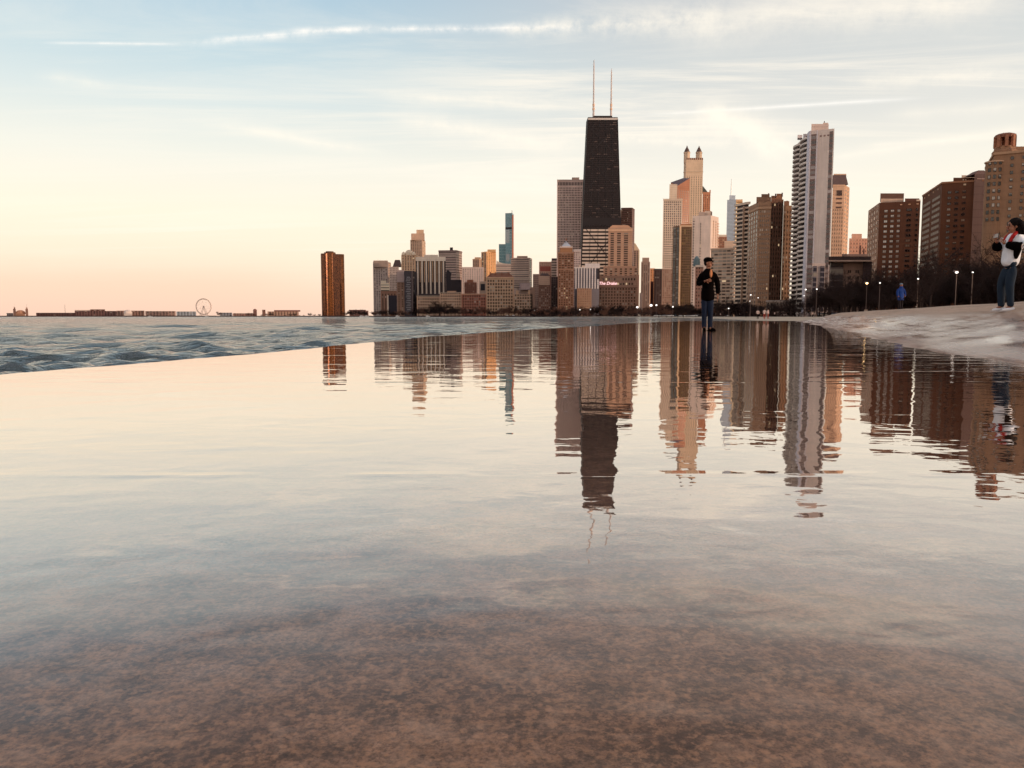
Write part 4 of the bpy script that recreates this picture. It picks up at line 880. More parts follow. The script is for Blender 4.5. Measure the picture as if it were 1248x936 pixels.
def brown_stone():
    b = Bld('stone_apartment_block', 'big brown stone block with stepped rooftop and shaded recess beside the curved balcony tower', [(912.5, 545), (925, 522), (940, 520)], 246, (150, 116, 92))
    GL = G(dark=(96, 70, 56), wall=(146, 112, 88), fh=3.0, ratio=.5, blind=(220, 200, 180), bl=.08, lit=.015)
    b.strips(4, .42, G(dark=(110, 92, 86), wall=(158, 136, 122), fh=3, ratio=.6, bl=.2, lit=0), i=0, y0=256); b.strips(5, .42, GL, i=1, y0=256, mg=.08); b.cornice(1., .5, (172, 138, 112), y=253)
    for nm, a0, a1, y0, Dd, w_, ns in (('recessed_bay', 940, 955, 243, 532, (112, 80, 64), 5), ('right_wing', 955, 965.5, 250.5, 524, (154, 118, 92), 3)):  # shade of the recess is painted as darker stone and glass
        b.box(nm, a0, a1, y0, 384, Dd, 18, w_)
        z1 = Z(y0 + 4, Dd); A = Xz(a0, z1, Dd) - b.o[0]; C = Xz(a1, z1, Dd) - b.o[0]; pitch = (C - A) / ns
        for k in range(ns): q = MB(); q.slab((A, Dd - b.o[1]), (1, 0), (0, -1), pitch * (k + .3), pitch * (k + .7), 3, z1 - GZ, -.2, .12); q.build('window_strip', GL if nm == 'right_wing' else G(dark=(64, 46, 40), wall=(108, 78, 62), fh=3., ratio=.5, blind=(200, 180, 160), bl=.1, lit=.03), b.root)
    b.box('parapet_tower', 922, 939.8, 240, 246.2, 523, 14, (142, 108, 86)); b.box('roof_storey', 928, 938, 236.5, 240.2, 526, 10, (128, 96, 78)); b.box('recess_attic', 940, 953.5, 238.5, 243.2, 534, 12, (150, 106, 82)); b.box('roof_storey', 946.5, 953.5, 236, 238.7, 536, 8, (128, 88, 68))
    for px, y in ((936, 235.5), (952.5, 234.8), (944.5, 236), (958.5, 244.5), (930, 237)): b.box('chimney', px, px + 1.7, y, y + 4.5, 530, 2, (88, 62, 54))
    b.box('wing_attic', 955.5, 962, 245, 250.6, 527, 10, (140, 100, 78))
brown_stone()
def white_tower():
    b = Bld('white_apartment_tower', 'tall white tower with a blank pale wall and curving balconies down its left side', [(970, 522), (987.5, 482), (1017, 476)], 159.5, (238, 220, 212), wm=wall_mat((238, 220, 212), 3, .985))
    H = b.z1 - GZ; a, u, n, L_ = b.face(1)
    D1 = G(dark=(70, 54, 54), wall=(120, 98, 94), fh=3.0, ratio=.62, blind=(190, 170, 165), bl=.35, lit=0)
    b.slabs('window_strip', [(.8, 3.6, 3, H - 2.2)], D1, i=1); b.slabs('window_strip', [(L_ - 2.6, L_ - .7, 3, H - 1.5)], D1, i=1)
    b.slabs('edge_pier', [(-.1, .6, 1, H), (3.8, 4.5, 1, H)], wall_mat((210, 200, 204), 50, 1.), i=1, d1=.5)
    for k in range(4): b.slabs('vent', [(5.6 + 2.1 * k, 6.7 + 2.1 * k, H - 4.1, H - 3.2)], wall_mat((140, 112, 106)), i=1, d1=.12)
    # two stacks of curving balconies on the lake side
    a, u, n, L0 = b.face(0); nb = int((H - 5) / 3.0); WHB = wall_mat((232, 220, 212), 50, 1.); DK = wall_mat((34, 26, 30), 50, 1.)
    b.slabs('painted_recess_shade', [(L0 * .02, L0 * .38, 3, H - 1), (L0 * .46, L0 * .82, 3, H - 1)], DK, i=0, d1=.1)  # dark sheets paint the shade behind the balconies
    b.slabs('side_pier', [(L0 * .86, L0 + .1, 2, H)], wall_mat((196, 194, 206), 50, 1.), i=0, d1=.5)
    for c0, c1, push in ((.0, .42, 3.2), (.44, .86, 2.4)):
        for k in range(nb):
            z = H - 3.0 * (k + 1) - .3; q = MB(); pts = []
            for j in range(9):
                f_ = j / 8; uu = L0 * (c0 + (c1 - c0) * f_); dd_ = push * (math.sin(f_ * math.pi) ** .6) * .9 + .3
                pts.append((a[0] + u[0] * uu + n[0] * dd_, a[1] + u[1] * uu + n[1] * dd_))
            e0 = (a[0] + u[0] * L0 * c1 - n[0] * .3, a[1] + u[1] * L0 * c1 - n[1] * .3); e1 = (a[0] + u[0] * L0 * c0 - n[0] * .3, a[1] + u[1] * L0 * c0 - n[1] * .3)
            q.prism(pts + [e0, e1], z, z + 1.15); q.build('balcony', WHB, b.root)
    b.box('penthouse', 989, 1010, 151, 159.7, 482, 12, (190, 170, 164)); b.box('roof_rim', 1003, 1009.5, 149.6, 151.2, 484, 8, (196, 176, 168)); b.box('lightning_rod', 1004.2, 1005.2, 147.5, 150, 486, 1, (90, 74, 70))
    for px, D_ in ((974, 505), (981, 493)): b.box('roof_step', px - 2, px + 4, 162 + (D_ - 482) * .1, 168, D_, 6, (198, 190, 194))
    # glazed lower wing
    b.box('lower_wing', 990, 1006, 321, 384, 466, 8, (176, 160, 156))
    z1 = Z(324, 464); 
    for p0, p1 in ((991.5, 995.5), (1000, 1005)):
        q = MB(); q.slab((Xz(p0, z1, 465.6) - b.o[0], 465.6 - b.o[1]), (1, 0), (0, -1), 0, Xz(p1, z1, 465.6) - Xz(p0, z1, 465.6), 3, z1 - GZ, -.2, .2); q.build('window_strip', G(dark=(58, 56, 66), wall=(110, 104, 112), fh=3, ratio=.75, bl=.1, lit=0), b.root)
white_tower()
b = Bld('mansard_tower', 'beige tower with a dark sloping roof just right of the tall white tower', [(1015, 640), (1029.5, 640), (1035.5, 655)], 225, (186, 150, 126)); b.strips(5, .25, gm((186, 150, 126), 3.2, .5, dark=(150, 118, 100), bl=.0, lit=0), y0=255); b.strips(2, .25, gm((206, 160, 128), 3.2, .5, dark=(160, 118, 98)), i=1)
b.hip('mansard_roof', 1015.5, 1033.8, 225, 1016, 1032.2, 213, simple('mansard', lin(96, 72, 70), .7), 641, 16, .15); b.box('roof_parapet', 1016, 1031.5, 211.8, 213.3, 643, 12, (186, 156, 136)); a, u, n, L_ = b.face()
b.slabs('bay_window', [(3.6 , 7.6, b.zy(238.5), b.zy(232))], wall_mat((70, 48, 44)), d1=.4); b.slabs('bay_window', [(3.4, 7.8, b.zy(243 + 5.4 * k), b.zy(241 + 5.4 * k)) for k in range(3)], wall_mat((96, 68, 60)), d1=.3)
b = Bld('pink_block', 'low pinkish block in the gap between the mansard tower and the first red brick tower', [(1035, 700), (1058, 700)], 290.5, (196, 146, 124)); b.box('upper_storeys', 1038, 1050.5, 285, 290.7, 703, 10, (200, 152, 130)); b.strips(6, .25, gm((196, 146, 124), 3.4, .45, dark=(150, 104, 90)))
b.slabs('dark_slot', [(9.5, 11, 5, b.zy(299)), (13, 14, 5, b.zy(303))], wall_mat((90, 56, 50)), d1=.3)
b = Bld('midrise_apartments', 'beige mid rise block with a dark overhanging roof at the foot of the mansard tower', [(1011, 380), (1053, 380)], 318.5, (132, 106, 94), 20)
b.grid([.36, .56, .61, .78, .84], 331, 7.6, 4, .03, .42, pane_mat((40, 28, 28), (150, 130, 120), .2)); b.slabs('bay_window', [(.2, 6.4, 2, b.zy(320.5))], G(dark=(52, 48, 52), wall=(92, 82, 80), fh=3, ratio=.75, bl=.15, lit=0), d1=1.)
b.box('roof_overhang', 1010, 1061.5, 312.6, 317, 376, 26, (62, 42, 40)); b.box('roof_edge', 1010, 1061.8, 316.9, 318.7, 375.5, 24, (168, 142, 128)); b.box('dark_wing', 1052, 1063, 319, 384, 377, 10, (52, 30, 30))
b.box('roof_deck', 1026, 1058, 309.6, 312.8, 384, 10, (128, 104, 96))
def brick(name, label, corn, ytop, w0, wside=None): return Bld(name, label, corn, ytop, w0, wm=wall_mat(w0, 3.0, .93, .85, .12))
def brick_a():
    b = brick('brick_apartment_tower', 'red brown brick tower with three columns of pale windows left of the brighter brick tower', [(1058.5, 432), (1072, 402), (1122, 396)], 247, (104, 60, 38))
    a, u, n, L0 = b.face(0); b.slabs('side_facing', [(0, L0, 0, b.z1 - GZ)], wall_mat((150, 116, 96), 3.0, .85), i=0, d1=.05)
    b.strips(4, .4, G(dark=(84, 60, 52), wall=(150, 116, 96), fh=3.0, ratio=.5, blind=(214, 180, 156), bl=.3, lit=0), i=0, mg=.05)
    P1 = pane_mat((176, 150, 134), (240, 224, 210), .85, .0, 1.8); P2 = pane_mat((52, 30, 24), (150, 120, 100), .25, .0)
    f = lambda px: (px - 1072) / 50.
    b.grid([(f(1080.3), .085), (f(1088.3), .085), (f(1096.2), .075)], 257.8, 6.17, 15, .08, .5, P1, i=1, frame=FRAME_D, vis=60)
    b.grid([(f(1108.5), .12), (f(1118.3), .05)], 257.2, 6.17, 15, .1, .5, P2, i=1, frame=FRAME_D, vis=40)
    for px in (1098.5, 1108.7, 1118.5): a, u, n, L_ = b.face(1); b.slabs('attic_light', [((f(px)) * L_ - .5, f(px) * L_ + .5, b.zy(250.4, 400), b.zy(249.2, 400))], wall_mat((206, 160, 126)), i=1, d1=.2)
    b.box('penthouse', 1073.5, 1101, 242, 247.2, 406, 10, (180, 152, 134)); b.box('penthouse_roof', 1073, 1101.8, 235.6, 242.2, 409, 12, (100, 66, 52)); b.box('raised_parapet', 1103, 1120.5, 241.8, 247.2, 402, 12, (96, 52, 36)); b.box('roof_rail', 1117, 1122, 243.2, 246, 399, 4, (190, 170, 154))
    for px in (1107.8, 1117): q = MB(); x = X(px, 240, 405) - b.o[0]; q.tube([(x, 6, b.z1 - GZ), (x, 6, Z(231.5, 405) - GZ)], [.1, .05], 4); q.build('aerial', FRAME_L, b.root)
brick_a()
def brick_b():
    b = brick('brick_apartment_tower', 'larger red brown brick tower with wide ribbon windows shining on its left face', [(1124.5, 372), (1148.5, 336), (1199, 330)], 222.5, (106, 62, 38))
    a, u, n, L0 = b.face(0); P0 = pane_mat((232, 214, 194), (250, 238, 222), .8, .0, 2.0); P2 = pane_mat((58, 32, 26), (176, 146, 124), .3, .0)  # ribbon panes' pale colours paint in the eastern sky's reflection
    # ribbon windows: four lights each
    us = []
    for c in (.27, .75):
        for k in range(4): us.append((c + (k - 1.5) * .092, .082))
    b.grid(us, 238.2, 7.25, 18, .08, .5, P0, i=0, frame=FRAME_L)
    f = lambda px: (px - 1148.5) / 50.5
    b.grid([(f(1158), .09), (f(1167), .09), (f(1176), .09)], 235., 6.9, 18, .09, .42, P2, i=1, frame=FRAME_D, vis=60)
    for k in range(4): b.slabs('attic_light', [(L0 * (.12 + .23 * k), L0 * (.12 + .23 * k) + 1.0, b.zy(228.6), b.zy(226.8))], wall_mat((226, 190, 156)), i=0, d1=.2)
    a, u, n, L1 = b.face(1)
    b.slabs('attic_light', [(L1 * f(1174.8), L1 * f(1174.8) + .9, b.zy(227.5), b.zy(225.6))], wall_mat((244, 214, 180)), i=1, d1=.2)
    b.box('raised_attic', 1162, 1199, 216.5, 222.7, 338, 14, (112, 66, 40)); b.box('penthouse', 1172, 1188, 213.5, 216.7, 344, 10, (190, 168, 152))
    for px in (1174, 1177, 1185.5): b.box('roof_light', px - .8, px + .8, 218.2, 219.8, 337.5, 1, (240, 216, 190))
    b.cornice(.5, .25, (150, 104, 76))
brick_b()
b = Bld('roof_turret_block', 'dark purple brown turret rising behind the red brick tower beside the corner bay building', [(1188, 330), (1204, 330)], 212, (104, 76, 70)); b.hip('roof', 1188, 1203.5, 212, 1196, 1203, 206.5, simple('turret_roof_tiles', lin(112, 80, 70), .8), 331, 8, .3); b.slabs('pale_band', [(1, 5, b.zy(218.5), b.zy(217.6))], wall_mat((180, 150, 140)), d1=.2)
def corner_bay():
    b = brick('bay_apartment_building', 'brown stone building with corner bay and octagonal roof lantern at the right edge', [(1201.5, 312), (1212, 285), (1320, 272)], 187, (138, 104, 80))
    a, u, n, L0 = b.face(0); PA = pane_mat((44, 32, 30), (206, 186, 170), .45, .02); 
    b.grid([(.2, .13), (.45, .13), (.7, .13), (.9, .1)], 196, 8.7, 16, .1, .42, PA, i=0, frame=FRAME_D, vis=56)
    a, u, n, L1 = b.face(1); g = lambda px: (Xz(px, b.z1, 283) - b.o[0] - a[0]) / L1 / u[0]
    # rounded bay
    q = MB(); x = Xz(1217.5, b.z1, 284) - b.o[0]; y = 286.2 - b.o[1]; H = b.z1 - GZ; r = 2.9
    q.lathe((x, y, 0), [(r, 0), (r, H - 3.2)], 12); bay = q.build('corner_bay', b.wall, b.root)
    pm = Z(200, 283) - Z(208.7, 283)
    for k in range(9):
        z = Z(197.5 , 283) - GZ - pm * k
        for ang in (-152, -118, -84, -50):
            an = math.radians(ang); o = link('window', unit_window((PA.name, FRAME_D.name), [FRAME_D, PA]), b.root, (x + math.cos(an) * (r - .02), y + math.sin(an) * (r - .02), z)); o.rotation_euler = (0, 0, an + math.pi / 2); o.scale = (.95, 1.2, 1.35)
    q = MB(); q.lathe((x, y, H - 3.2), [(r + .35, 0), (r + .35, .5)], 12); q.build('bay_cornice', wall_mat((170, 138, 114)), b.root)
    b.grid([(g(1232.5), .035), (g(1242.5), .03), (g(1246.5), .03), (g(1258), .035), (g(1272), .035), (g(1284), .035)], 194.5, 8.8, 16, .03, .42, PA, i=1, frame=FRAME_D, vis=96)
    b.box('upper_storey', 1219, 1325, 178.5, 187.2, 288, 12, (128, 94, 70))
    b.cornice(.6, .4, (160, 126, 100)); 
    # octagonal lantern
    lx = Xz(1233, Z(176, 286), 286) - b.o[0]; ly = 290 - b.o[1]; zb = Z(179, 286) - GZ; R0 = 3.25
    q = MB(); q.lathe((lx, ly, zb - 3.4), [(R0 + .9, 0), (R0 + .9, 2.6), (R0 + .3, 3.1), (R0 + .1, 4.2)], 8); base = q.build('lantern_base', wall_mat((134, 98, 74)), b.root)
    zt = Z(163.5, 286) - GZ
    for k in range(8):
        an = math.radians(22.5 + 45 * k); q = MB(); q.box((lx + math.cos(an) * (R0 - .2), ly + math.sin(an) * (R0 - .2), (zb + zt) / 2 + .3), (.52, .52, (zt - zb) / 2 - .2), rz=an); q.build('lantern_pier', wall_mat((146, 96, 72)), b.root)
    q = MB(); q.lathe((lx, ly, zt - .6), [(R0 + .15, 0), (R0 + .35, .7), (R0 + .3, 1.1), (R0 - .8, 1.6)], 8); q.build('lantern_roof', wall_mat((120, 78, 62)), b.root)
    q = MB(); q.lathe((lx, ly, zb + .2), [(R0 - .5, 0), (R0 - .5, .8)], 8); q.build('parapet', wall_mat((130, 92, 70)), b.root)
corner_bay()
b = Bld('park_restaurant', 'low grey curved roofed building among the trees under the brown stone block', [(934, 480), (966, 470)], 366.5, (140, 122, 112), 12); b.strips(8, .4, gm((140, 122, 112), 3.3, .6, dark=(64, 48, 46))); b.cornice(.6, .5, (160, 146, 140))
# ------------------------------------------------------------------ far shore on the left: wheel, pier sheds, low blocks
def wheel():
    D = 2700; r = empty('ferris_wheel', (X(249.3, 374, D), D - 8, GZ), math.radians(48)); tag(r, 'thin white observation wheel standing on the low far shore', 'ferris wheel')
    R0 = (Z(364.3, D) - Z(383.2, D)) / 2 ; zc = Z(373.8, D) - GZ; PM = simple('wheel_steel', lin(190, 160, 146), .5)
    def ring(rad, w_, name):
        q = MB(); n = 48; pts = [(rad * math.cos(2 * math.pi * k / n), 0, zc + rad * math.sin(2 * math.pi * k / n)) for k in range(n + 1)]
        q.tube(pts, [w_] * (n + 1), 5, caps=False); q.build(name, PM, r)
    ring(R0, .75, 'rim'); ring(R0 * .93, .4, 'inner_rim')
    for k in range(21):
        a = 2 * math.pi * k / 21; q = MB(); q.tube([(0, 0, zc), (R0 * math.cos(a), 0, zc + R0 * math.sin(a))], [.12, .12], 3); q.build('spoke', PM, r)
    for k in range(42):
        a = 2 * math.pi * k / 42; q = MB(); q.box(((R0 + 1.2) * math.cos(a), 0, zc + (R0 + 1.2) * math.sin(a)), (.8, .8, .9)); q.build('gondola', PM, r)
    q = MB(); q.lathe((0, 0, zc - 2), [(2.2, 0), (2.6, 2), (2.2, 4)], 10); q.build('hub', PM, r)
    for sx in (-1, 1):
        for sy in (-1, 1): q = MB(); q.tube([(0, sy * 2.5, zc), (sx * 13, sy * 7, 0)], [.6, .8], 6); q.build('leg', PM, r)
wheel()
FD = 2600
def shed(name, label, px0, px1, y0, c, D=FD, roof=None, n=0, cat='building'):
    b = Bld(name, label, [(px0, D), (px1, D)], y0, c, 30, cat=cat)
    if n: b.strips(n, .5, gm(c, 4, .6, dark=tuple(int(v * .6) for v in c)))
    if roof == 'dome':
        z = b.z1 - GZ; w_ = (b.poly[1][0] - b.poly[0][0]) / 2; q = MB(); q.lathe((0, 0, z - .1), [(w_ * math.cos(a), min(w_, 13) * math.sin(a)) for a in [math.pi / 2 * k / 7 for k in range(7)]] , 20); q.build('dome', wall_mat(tuple(min(255, int(v * 1.12)) for v in c)), b.root)
    return b
for px, lab in ((17.5, 'left of the two little pier end towers on the far left horizon'), (32.5, 'right of the two little pier end towers on the far left horizon')):
    b = shed('pier_tower', lab, px - 1.6, px + 1.6, 376.5, (156, 116, 100), cat='tower'); b.box('cap', px - 1, px + 1, 374.6, 376.7, FD + 3, 8, (190, 150, 130)); q = MB(); q.tube([(0, 0, b.z1 - GZ), (0, 0, Z(370.5, FD) - GZ)], [.5, .2], 4); q.build('flagpole', FRAME_L, b.root)
shed('pier_hall', 'low pier hall with a shallow dome between the two little pier end towers', 19.5, 30.5, 382.5, (186, 134, 106), roof='dome')
shed('pier_wing', 'grey sloping wing left of the two little pier end towers', 8, 16, 381.5, (128, 116, 116), n=3)
shed('pier_shed', 'long dark low shed on the pier right of the two end towers', 44, 92, 381.2, (96, 62, 58), n=14)
shed('pier_shed', 'long flat shed with a pale roof in the middle of the pier', 91, 142, 379.0, (110, 76, 72), n=14).box('pale_roof', 91, 110, 377.8, 379.2, FD + 4, 20, (190, 170, 160))
shed('pier_shed', 'shed with a dark raised roof box in the middle of the pier', 110, 128, 377.0, (120, 84, 76), FD + 30, n=5)
shed('white_dome_tent', 'small white domed tent on the pier', 151, 161, 382.2, (224, 206, 196), FD - 40, roof='dome')
shed('pier_theatre', 'boxy building right of the white domed tent', 142, 176, 378.6, (150, 116, 104), n=9)
shed('pier_shops', 'row of pinkish pier buildings left of the blue grey hall', 177, 214, 379.2, (168, 132, 120), n=9)
shed('pier_exhibition_hall', 'blue grey glass roofed hall beside the observation wheel', 215, 239, 379.6, (160, 164, 172), n=6)
q = MB(); q.tube([(0, 0, 0), (0, 0, Z(371.5, 2560) - GZ)], [.7, .35], 5); o = q.build('flag_mast', FRAME_D, None); o.location = (X(79.4, 380, 2560), 2560, GZ); tag(o, 'thin tall mast standing on the pier at the far left', 'mast')
shed('filtration_plant', 'blue grey low plant building right of the observation wheel', 268, 283, 381, (140, 138, 144), 2330, n=4)
shed('plant_hall', 'long pinkish hall on the far shore right of the blue grey plant building', 284, 312, 381.8, (160, 122, 110), 2330, n=8)
shed('plant_hall', 'long beige hall with a dark roofline left of the bronze tower', 326, 364, 379.6, (176, 140, 122), 2320, n=10).box('dark_roof', 334, 366, 378, 379.8, 2324, 20, (120, 72, 62))
shed('plant_tower', 'small round topped tower on the far shore left of the beige hall', 308.5, 313, 378.5, (120, 84, 76), 2320, roof='dome', cat='tower')
shed('plant_tower', 'small square tower on the far shore right of the round topped one', 319.5, 323.5, 377.5, (128, 92, 80), 2320, cat='tower')
shed('shore_block', 'low reddish block on the shore right of the bronze tower', 426, 449, 378.6, (164, 116, 104), 1700, n=8).box('dark_roof', 425, 446, 377.6, 378.8, 1703, 18, (124, 72, 64))
# long breakwater
def seawall(label, p0, p1, D0, D1, h, c):
    A = (Xz(p0, 0, D0), D0); C = (Xz(p1, 0, D1), D1); q = MB(); q.prism([A, C, (C[0], C[1] + 12), (A[0], A[1] + 12)], -1.2, h)
    o = q.build('breakwater', simple('breakwater_stone', lin(*c), .9, 0, .3, .02), None); tag(o, label, 'breakwater')
seawall('long dark stone breakwater on the far left horizon', -30, 262, 2480, 2240, 3.0, (84, 52, 48))
seawall('dark stone shore wall before the plant halls left of the bronze tower', 262, 452, 2200, 1560, 2.2, (72, 46, 44))
seawall('low stone wall along the water below the left cluster of towers', 452, 656, 1400, 1080, 1.6, (70, 48, 46))
# white boats at the waterline
def boat(px, D, L_, label):
    r = empty('motor_boat', (Xz(px, 0, D), D, -.1)); tag(r, label, 'boat', 'small white boats at the shore line')
    q = MB(); hull0 = [(-L_ / 2, -.8), (L_ * .3, -.9), (L_ / 2, 0), (L_ * .3, .9), (-L_ / 2, .8)]
    q.frustum([(p[0] * .9, p[1] * .7) for p in hull0], -.2, hull0, 1.5); q.build('hull', simple('boat_white', lin(232, 222, 214), .4), r)
    q = MB(); q.frustum([(-L_ * .3, -.7), (L_ * .15, -.7), (L_ * .15, .7), (-L_ * .3, .7)], 1.5, [(-L_ * .28, -.6), (L_ * .02, -.6), (L_ * .02, .6), (-L_ * .28, .6)], 2.9); q.build('cabin', simple('boat_cabin', lin(206, 196, 190), .3), r)
for px, D, L_, lab in ((441, 1350, 9, 'white boat left of the grey slab tower foot'), (447, 1370, 8, 'white boat nearest the grey slab tower foot'), (484.5, 1300, 7, 'white boat below the brown and violet tower'), (521.5, 1250, 7, 'white boat below the beige arcaded block'), (619, 1180, 9, 'left white boat below the beige block with roof towers'), (626.5, 1170, 10, 'right white boat below the beige block with roof towers'), (183, 2150, 14, 'white boat in front of the pier shops'), (252, 2150, 12, 'white boat below the observation wheel')): boat(px, D, L_, lab)

# cars along the shore drive
def car_meshes():
    P = {}
    for nm, c in (('white', (222, 214, 208)), ('silver', (170, 164, 162)), ('dark', (52, 42, 44))):
        q = MB(); prof = [(-2.2, .35), (-2.25, .8), (-2.05, 1.0), (-1.3, 1.02), (2.1, .92), (2.3, .7), (2.25, .35)]
        n0 = len(q.v); q.v += [(x, -.85, z) for x, z in prof] + [(x, .85, z) for x, z in prof]; m_ = len(prof)
        q.f += [(k, (k + 1) % m_, m_ + (k + 1) % m_, m_ + k) for k in range(m_)] + [tuple(range(m_))[::-1], tuple(range(m_, 2 * m_))]; q.m += [0] * (m_ + 2)
        P[nm] = q.mesh('body', simple('car_paint', lin(*c), .3))
    q = MB(); q.frustum([(-1.7, -.8), (1.1, -.8), (1.1, .8), (-1.7, .8)], .98, [(-1.2, -.62), (.4, -.62), (.4, .62), (-1.2, .62)], 1.48); P['cabin'] = q.mesh('cabin', simple('car_glass', lin(40, 36, 40), .15))
    q = MB()
    q.tube([(0, -.12, 0), (0, .12, 0)], [.33, .33], 12); P['wheel'] = q.mesh('wheel', simple('tyre', lin(26, 22, 22), .9))
    m_, t_, o_ = new_mat('headlight_glow'); principled(t_, o_, color=(1, 1, 1, 1), emit=(1, .9, .8, 1), estr=3.); q = MB(); q.sphere((0, 0, 0), .16, 8); P['headlight'] = q.mesh('headlight', m_)
    return P
CP = car_meshes(); rc = random.Random(4)
for k, px in enumerate((801, 810, 816, 824, 831, 839, 846, 853, 875, 882, 890, 1003, 1014, 1030)):
    D = rc.uniform(520, 620) if px < 950 else rc.uniform(240, 300); e = empty('parked_car', (Xz(px, 0, D), D, GZ), rc.uniform(-.6, .4) + (3.14 if k % 3 == 0 else 0)); kind = ('white', 'silver', 'white', 'dark')[k % 4]
    tag(e, kind + ' car parked below the bare trees behind the beach', 'car', kind + ' cars parked behind the beach')
    link('body', CP[kind], e); link('cabin', CP['cabin'], e)
    for x in (-1.4, 1.4):
        for y in (-.8, .8): link('wheel', CP['wheel'], e, (x, y, .33))
    for y in (-.6, .6): link('headlight', CP['headlight'], e, (2.2, y, .7))
# ------------------------------------------------------------------ bare winter trees, lamps
BARK = simple('bark', lin(48, 32, 26), .95, 0, .3, 4)
TWIG = simple('twigs', lin(44, 24, 20), .95, 0, .3, 3)
TWIGP = simple('twigs_budding', lin(112, 76, 62), .95, 0, .3, 3)
def bare_tree(seed, H=12., tw=.035, nl=9, n2=6, n3=6, n4=4, spread=1.):
    rnd = random.Random(seed); tr_ = MB(); cr = MB()
    th = H * .34
    pts = [Vector((0, 0, 0))]; 
    for k in range(4): pts.append(pts[-1] + Vector((rnd.uniform(-.12, .12), rnd.uniform(-.12, .12), th / 4)))
    r0 = H * .022
    tr_.tube([(0, 0, -.3)] + [tuple(p) for p in pts], [r0 * 1.5, r0 * 1.15, r0, r0 * .9, r0 * .85, r0 * .8], 8)
    def limb(mb, p, d_, L_, r, n=4, sides=5, bendup=.25):
        P = [p]; R_ = [r]; dd_ = d_.normalized()
        for k in range(n):
            dd_ = (dd_ + Vector((rnd.uniform(-.22, .22), rnd.uniform(-.22, .22), rnd.uniform(-.05, bendup)))).normalized()
            P.append(P[-1] + dd_ * (L_ / n)); R_.append(r * (1 - .75 * (k + 1) / n))
        mb.tube([tuple(q) for q in P], R_, sides, caps=False); return P
    def along(P, f):
        k = min(int(f * (len(P) - 1)), len(P) - 2); return P[k].lerp(P[k + 1], f * (len(P) - 1) - k), (P[k + 1] - P[k]).normalized()
    def rdir(d_, a):
        v = Vector((rnd.gauss(0, 1), rnd.gauss(0, 1), rnd.gauss(0, .8))).normalized(); return (d_ * (1 - a) + v * a).normalized()
    for i in range(nl):
        a = 2 * math.pi * i / nl + rnd.uniform(-.4, .4); f0 = rnd.uniform(.55, 1.)
        p, _ = along(pts, f0); up = rnd.uniform(.45, 1.5) if i else 4
        L1 = H * rnd.uniform(.36, .56) * (1.15 if i == 0 else 1)
        P1 = limb(tr_ if False else cr, p, Vector((math.cos(a) * spread, math.sin(a) * spread, up)), L1, r0 * .5, 5, 5)
        for j in range(n2):
            p, d_ = along(P1, rnd.uniform(.2, 1.)); P2 = limb(cr, p, rdir(d_, .5), L1 * rnd.uniform(.35, .6), r0 * .22, 3, 4)
            for k in range(n3):
                p, d_ = along(P2, rnd.uniform(.15, 1.)); P3 = limb(cr, p, rdir(d_, .5), L1 * rnd.uniform(.16, .34), max(r0 * .09, tw * .8), 2, 3)
                for l in range(n4):
                    p, d_ = along(P3, rnd.uniform(.1, 1.)); q = p + rdir(d_, .6) * L1 * rnd.uniform(.08, .2)
                    sd_ = Vector((rnd.gauss(0, 1), rnd.gauss(0, 1), rnd.gauss(0, 1))).normalized() * tw
                    cr.poly([p - sd_, p + sd_, q + sd_ * .3])
                    cr.poly([p - sd_.cross(Vector((0, 0, 1))), p + sd_.cross(Vector((0, 0, 1))), q])
    return tr_, cr
TREES = []
for i in range(5):
    a_, b_ = bare_tree(20 + i, 12., .04, 9, 6, 6, 5, 1. if i % 2 else 1.3); TREES.append((a_.mesh('trunk', BARK, True), b_.mesh('crown', TWIG)))
a_, b_ = bare_tree(70, 12., .16, 8, 5, 5, 5, 1.4); FARTREE = [(a_.mesh('trunk', BARK, True), b_.mesh('crown', TWIG))]
a_, b_ = bare_tree(71, 12., .16, 8, 5, 5, 5, 1.4); FARTREE.append((a_.mesh('trunk', BARK, True), b_.mesh('crown', TWIGP)))
rt_ = random.Random(5)
def tree(px, D, H, label, group, var=None, far=False, wide=1., z=GZ):
    v = (FARTREE if far else TREES)[(var if var is not None else rt_.randrange(50)) % (2 if far else 5)]
    r = empty('bare_tree', (Xz(px, 0, D), D, z), rt_.uniform(0, 6.28)); k = H / 12.; r.scale = (k * wide, k * wide, k)
    tag(r, label, 'tree', group)
    link('trunk', v[0], r); link('crown', v[1], r); return r
def yz(y, D): return Z(y, D) - GZ
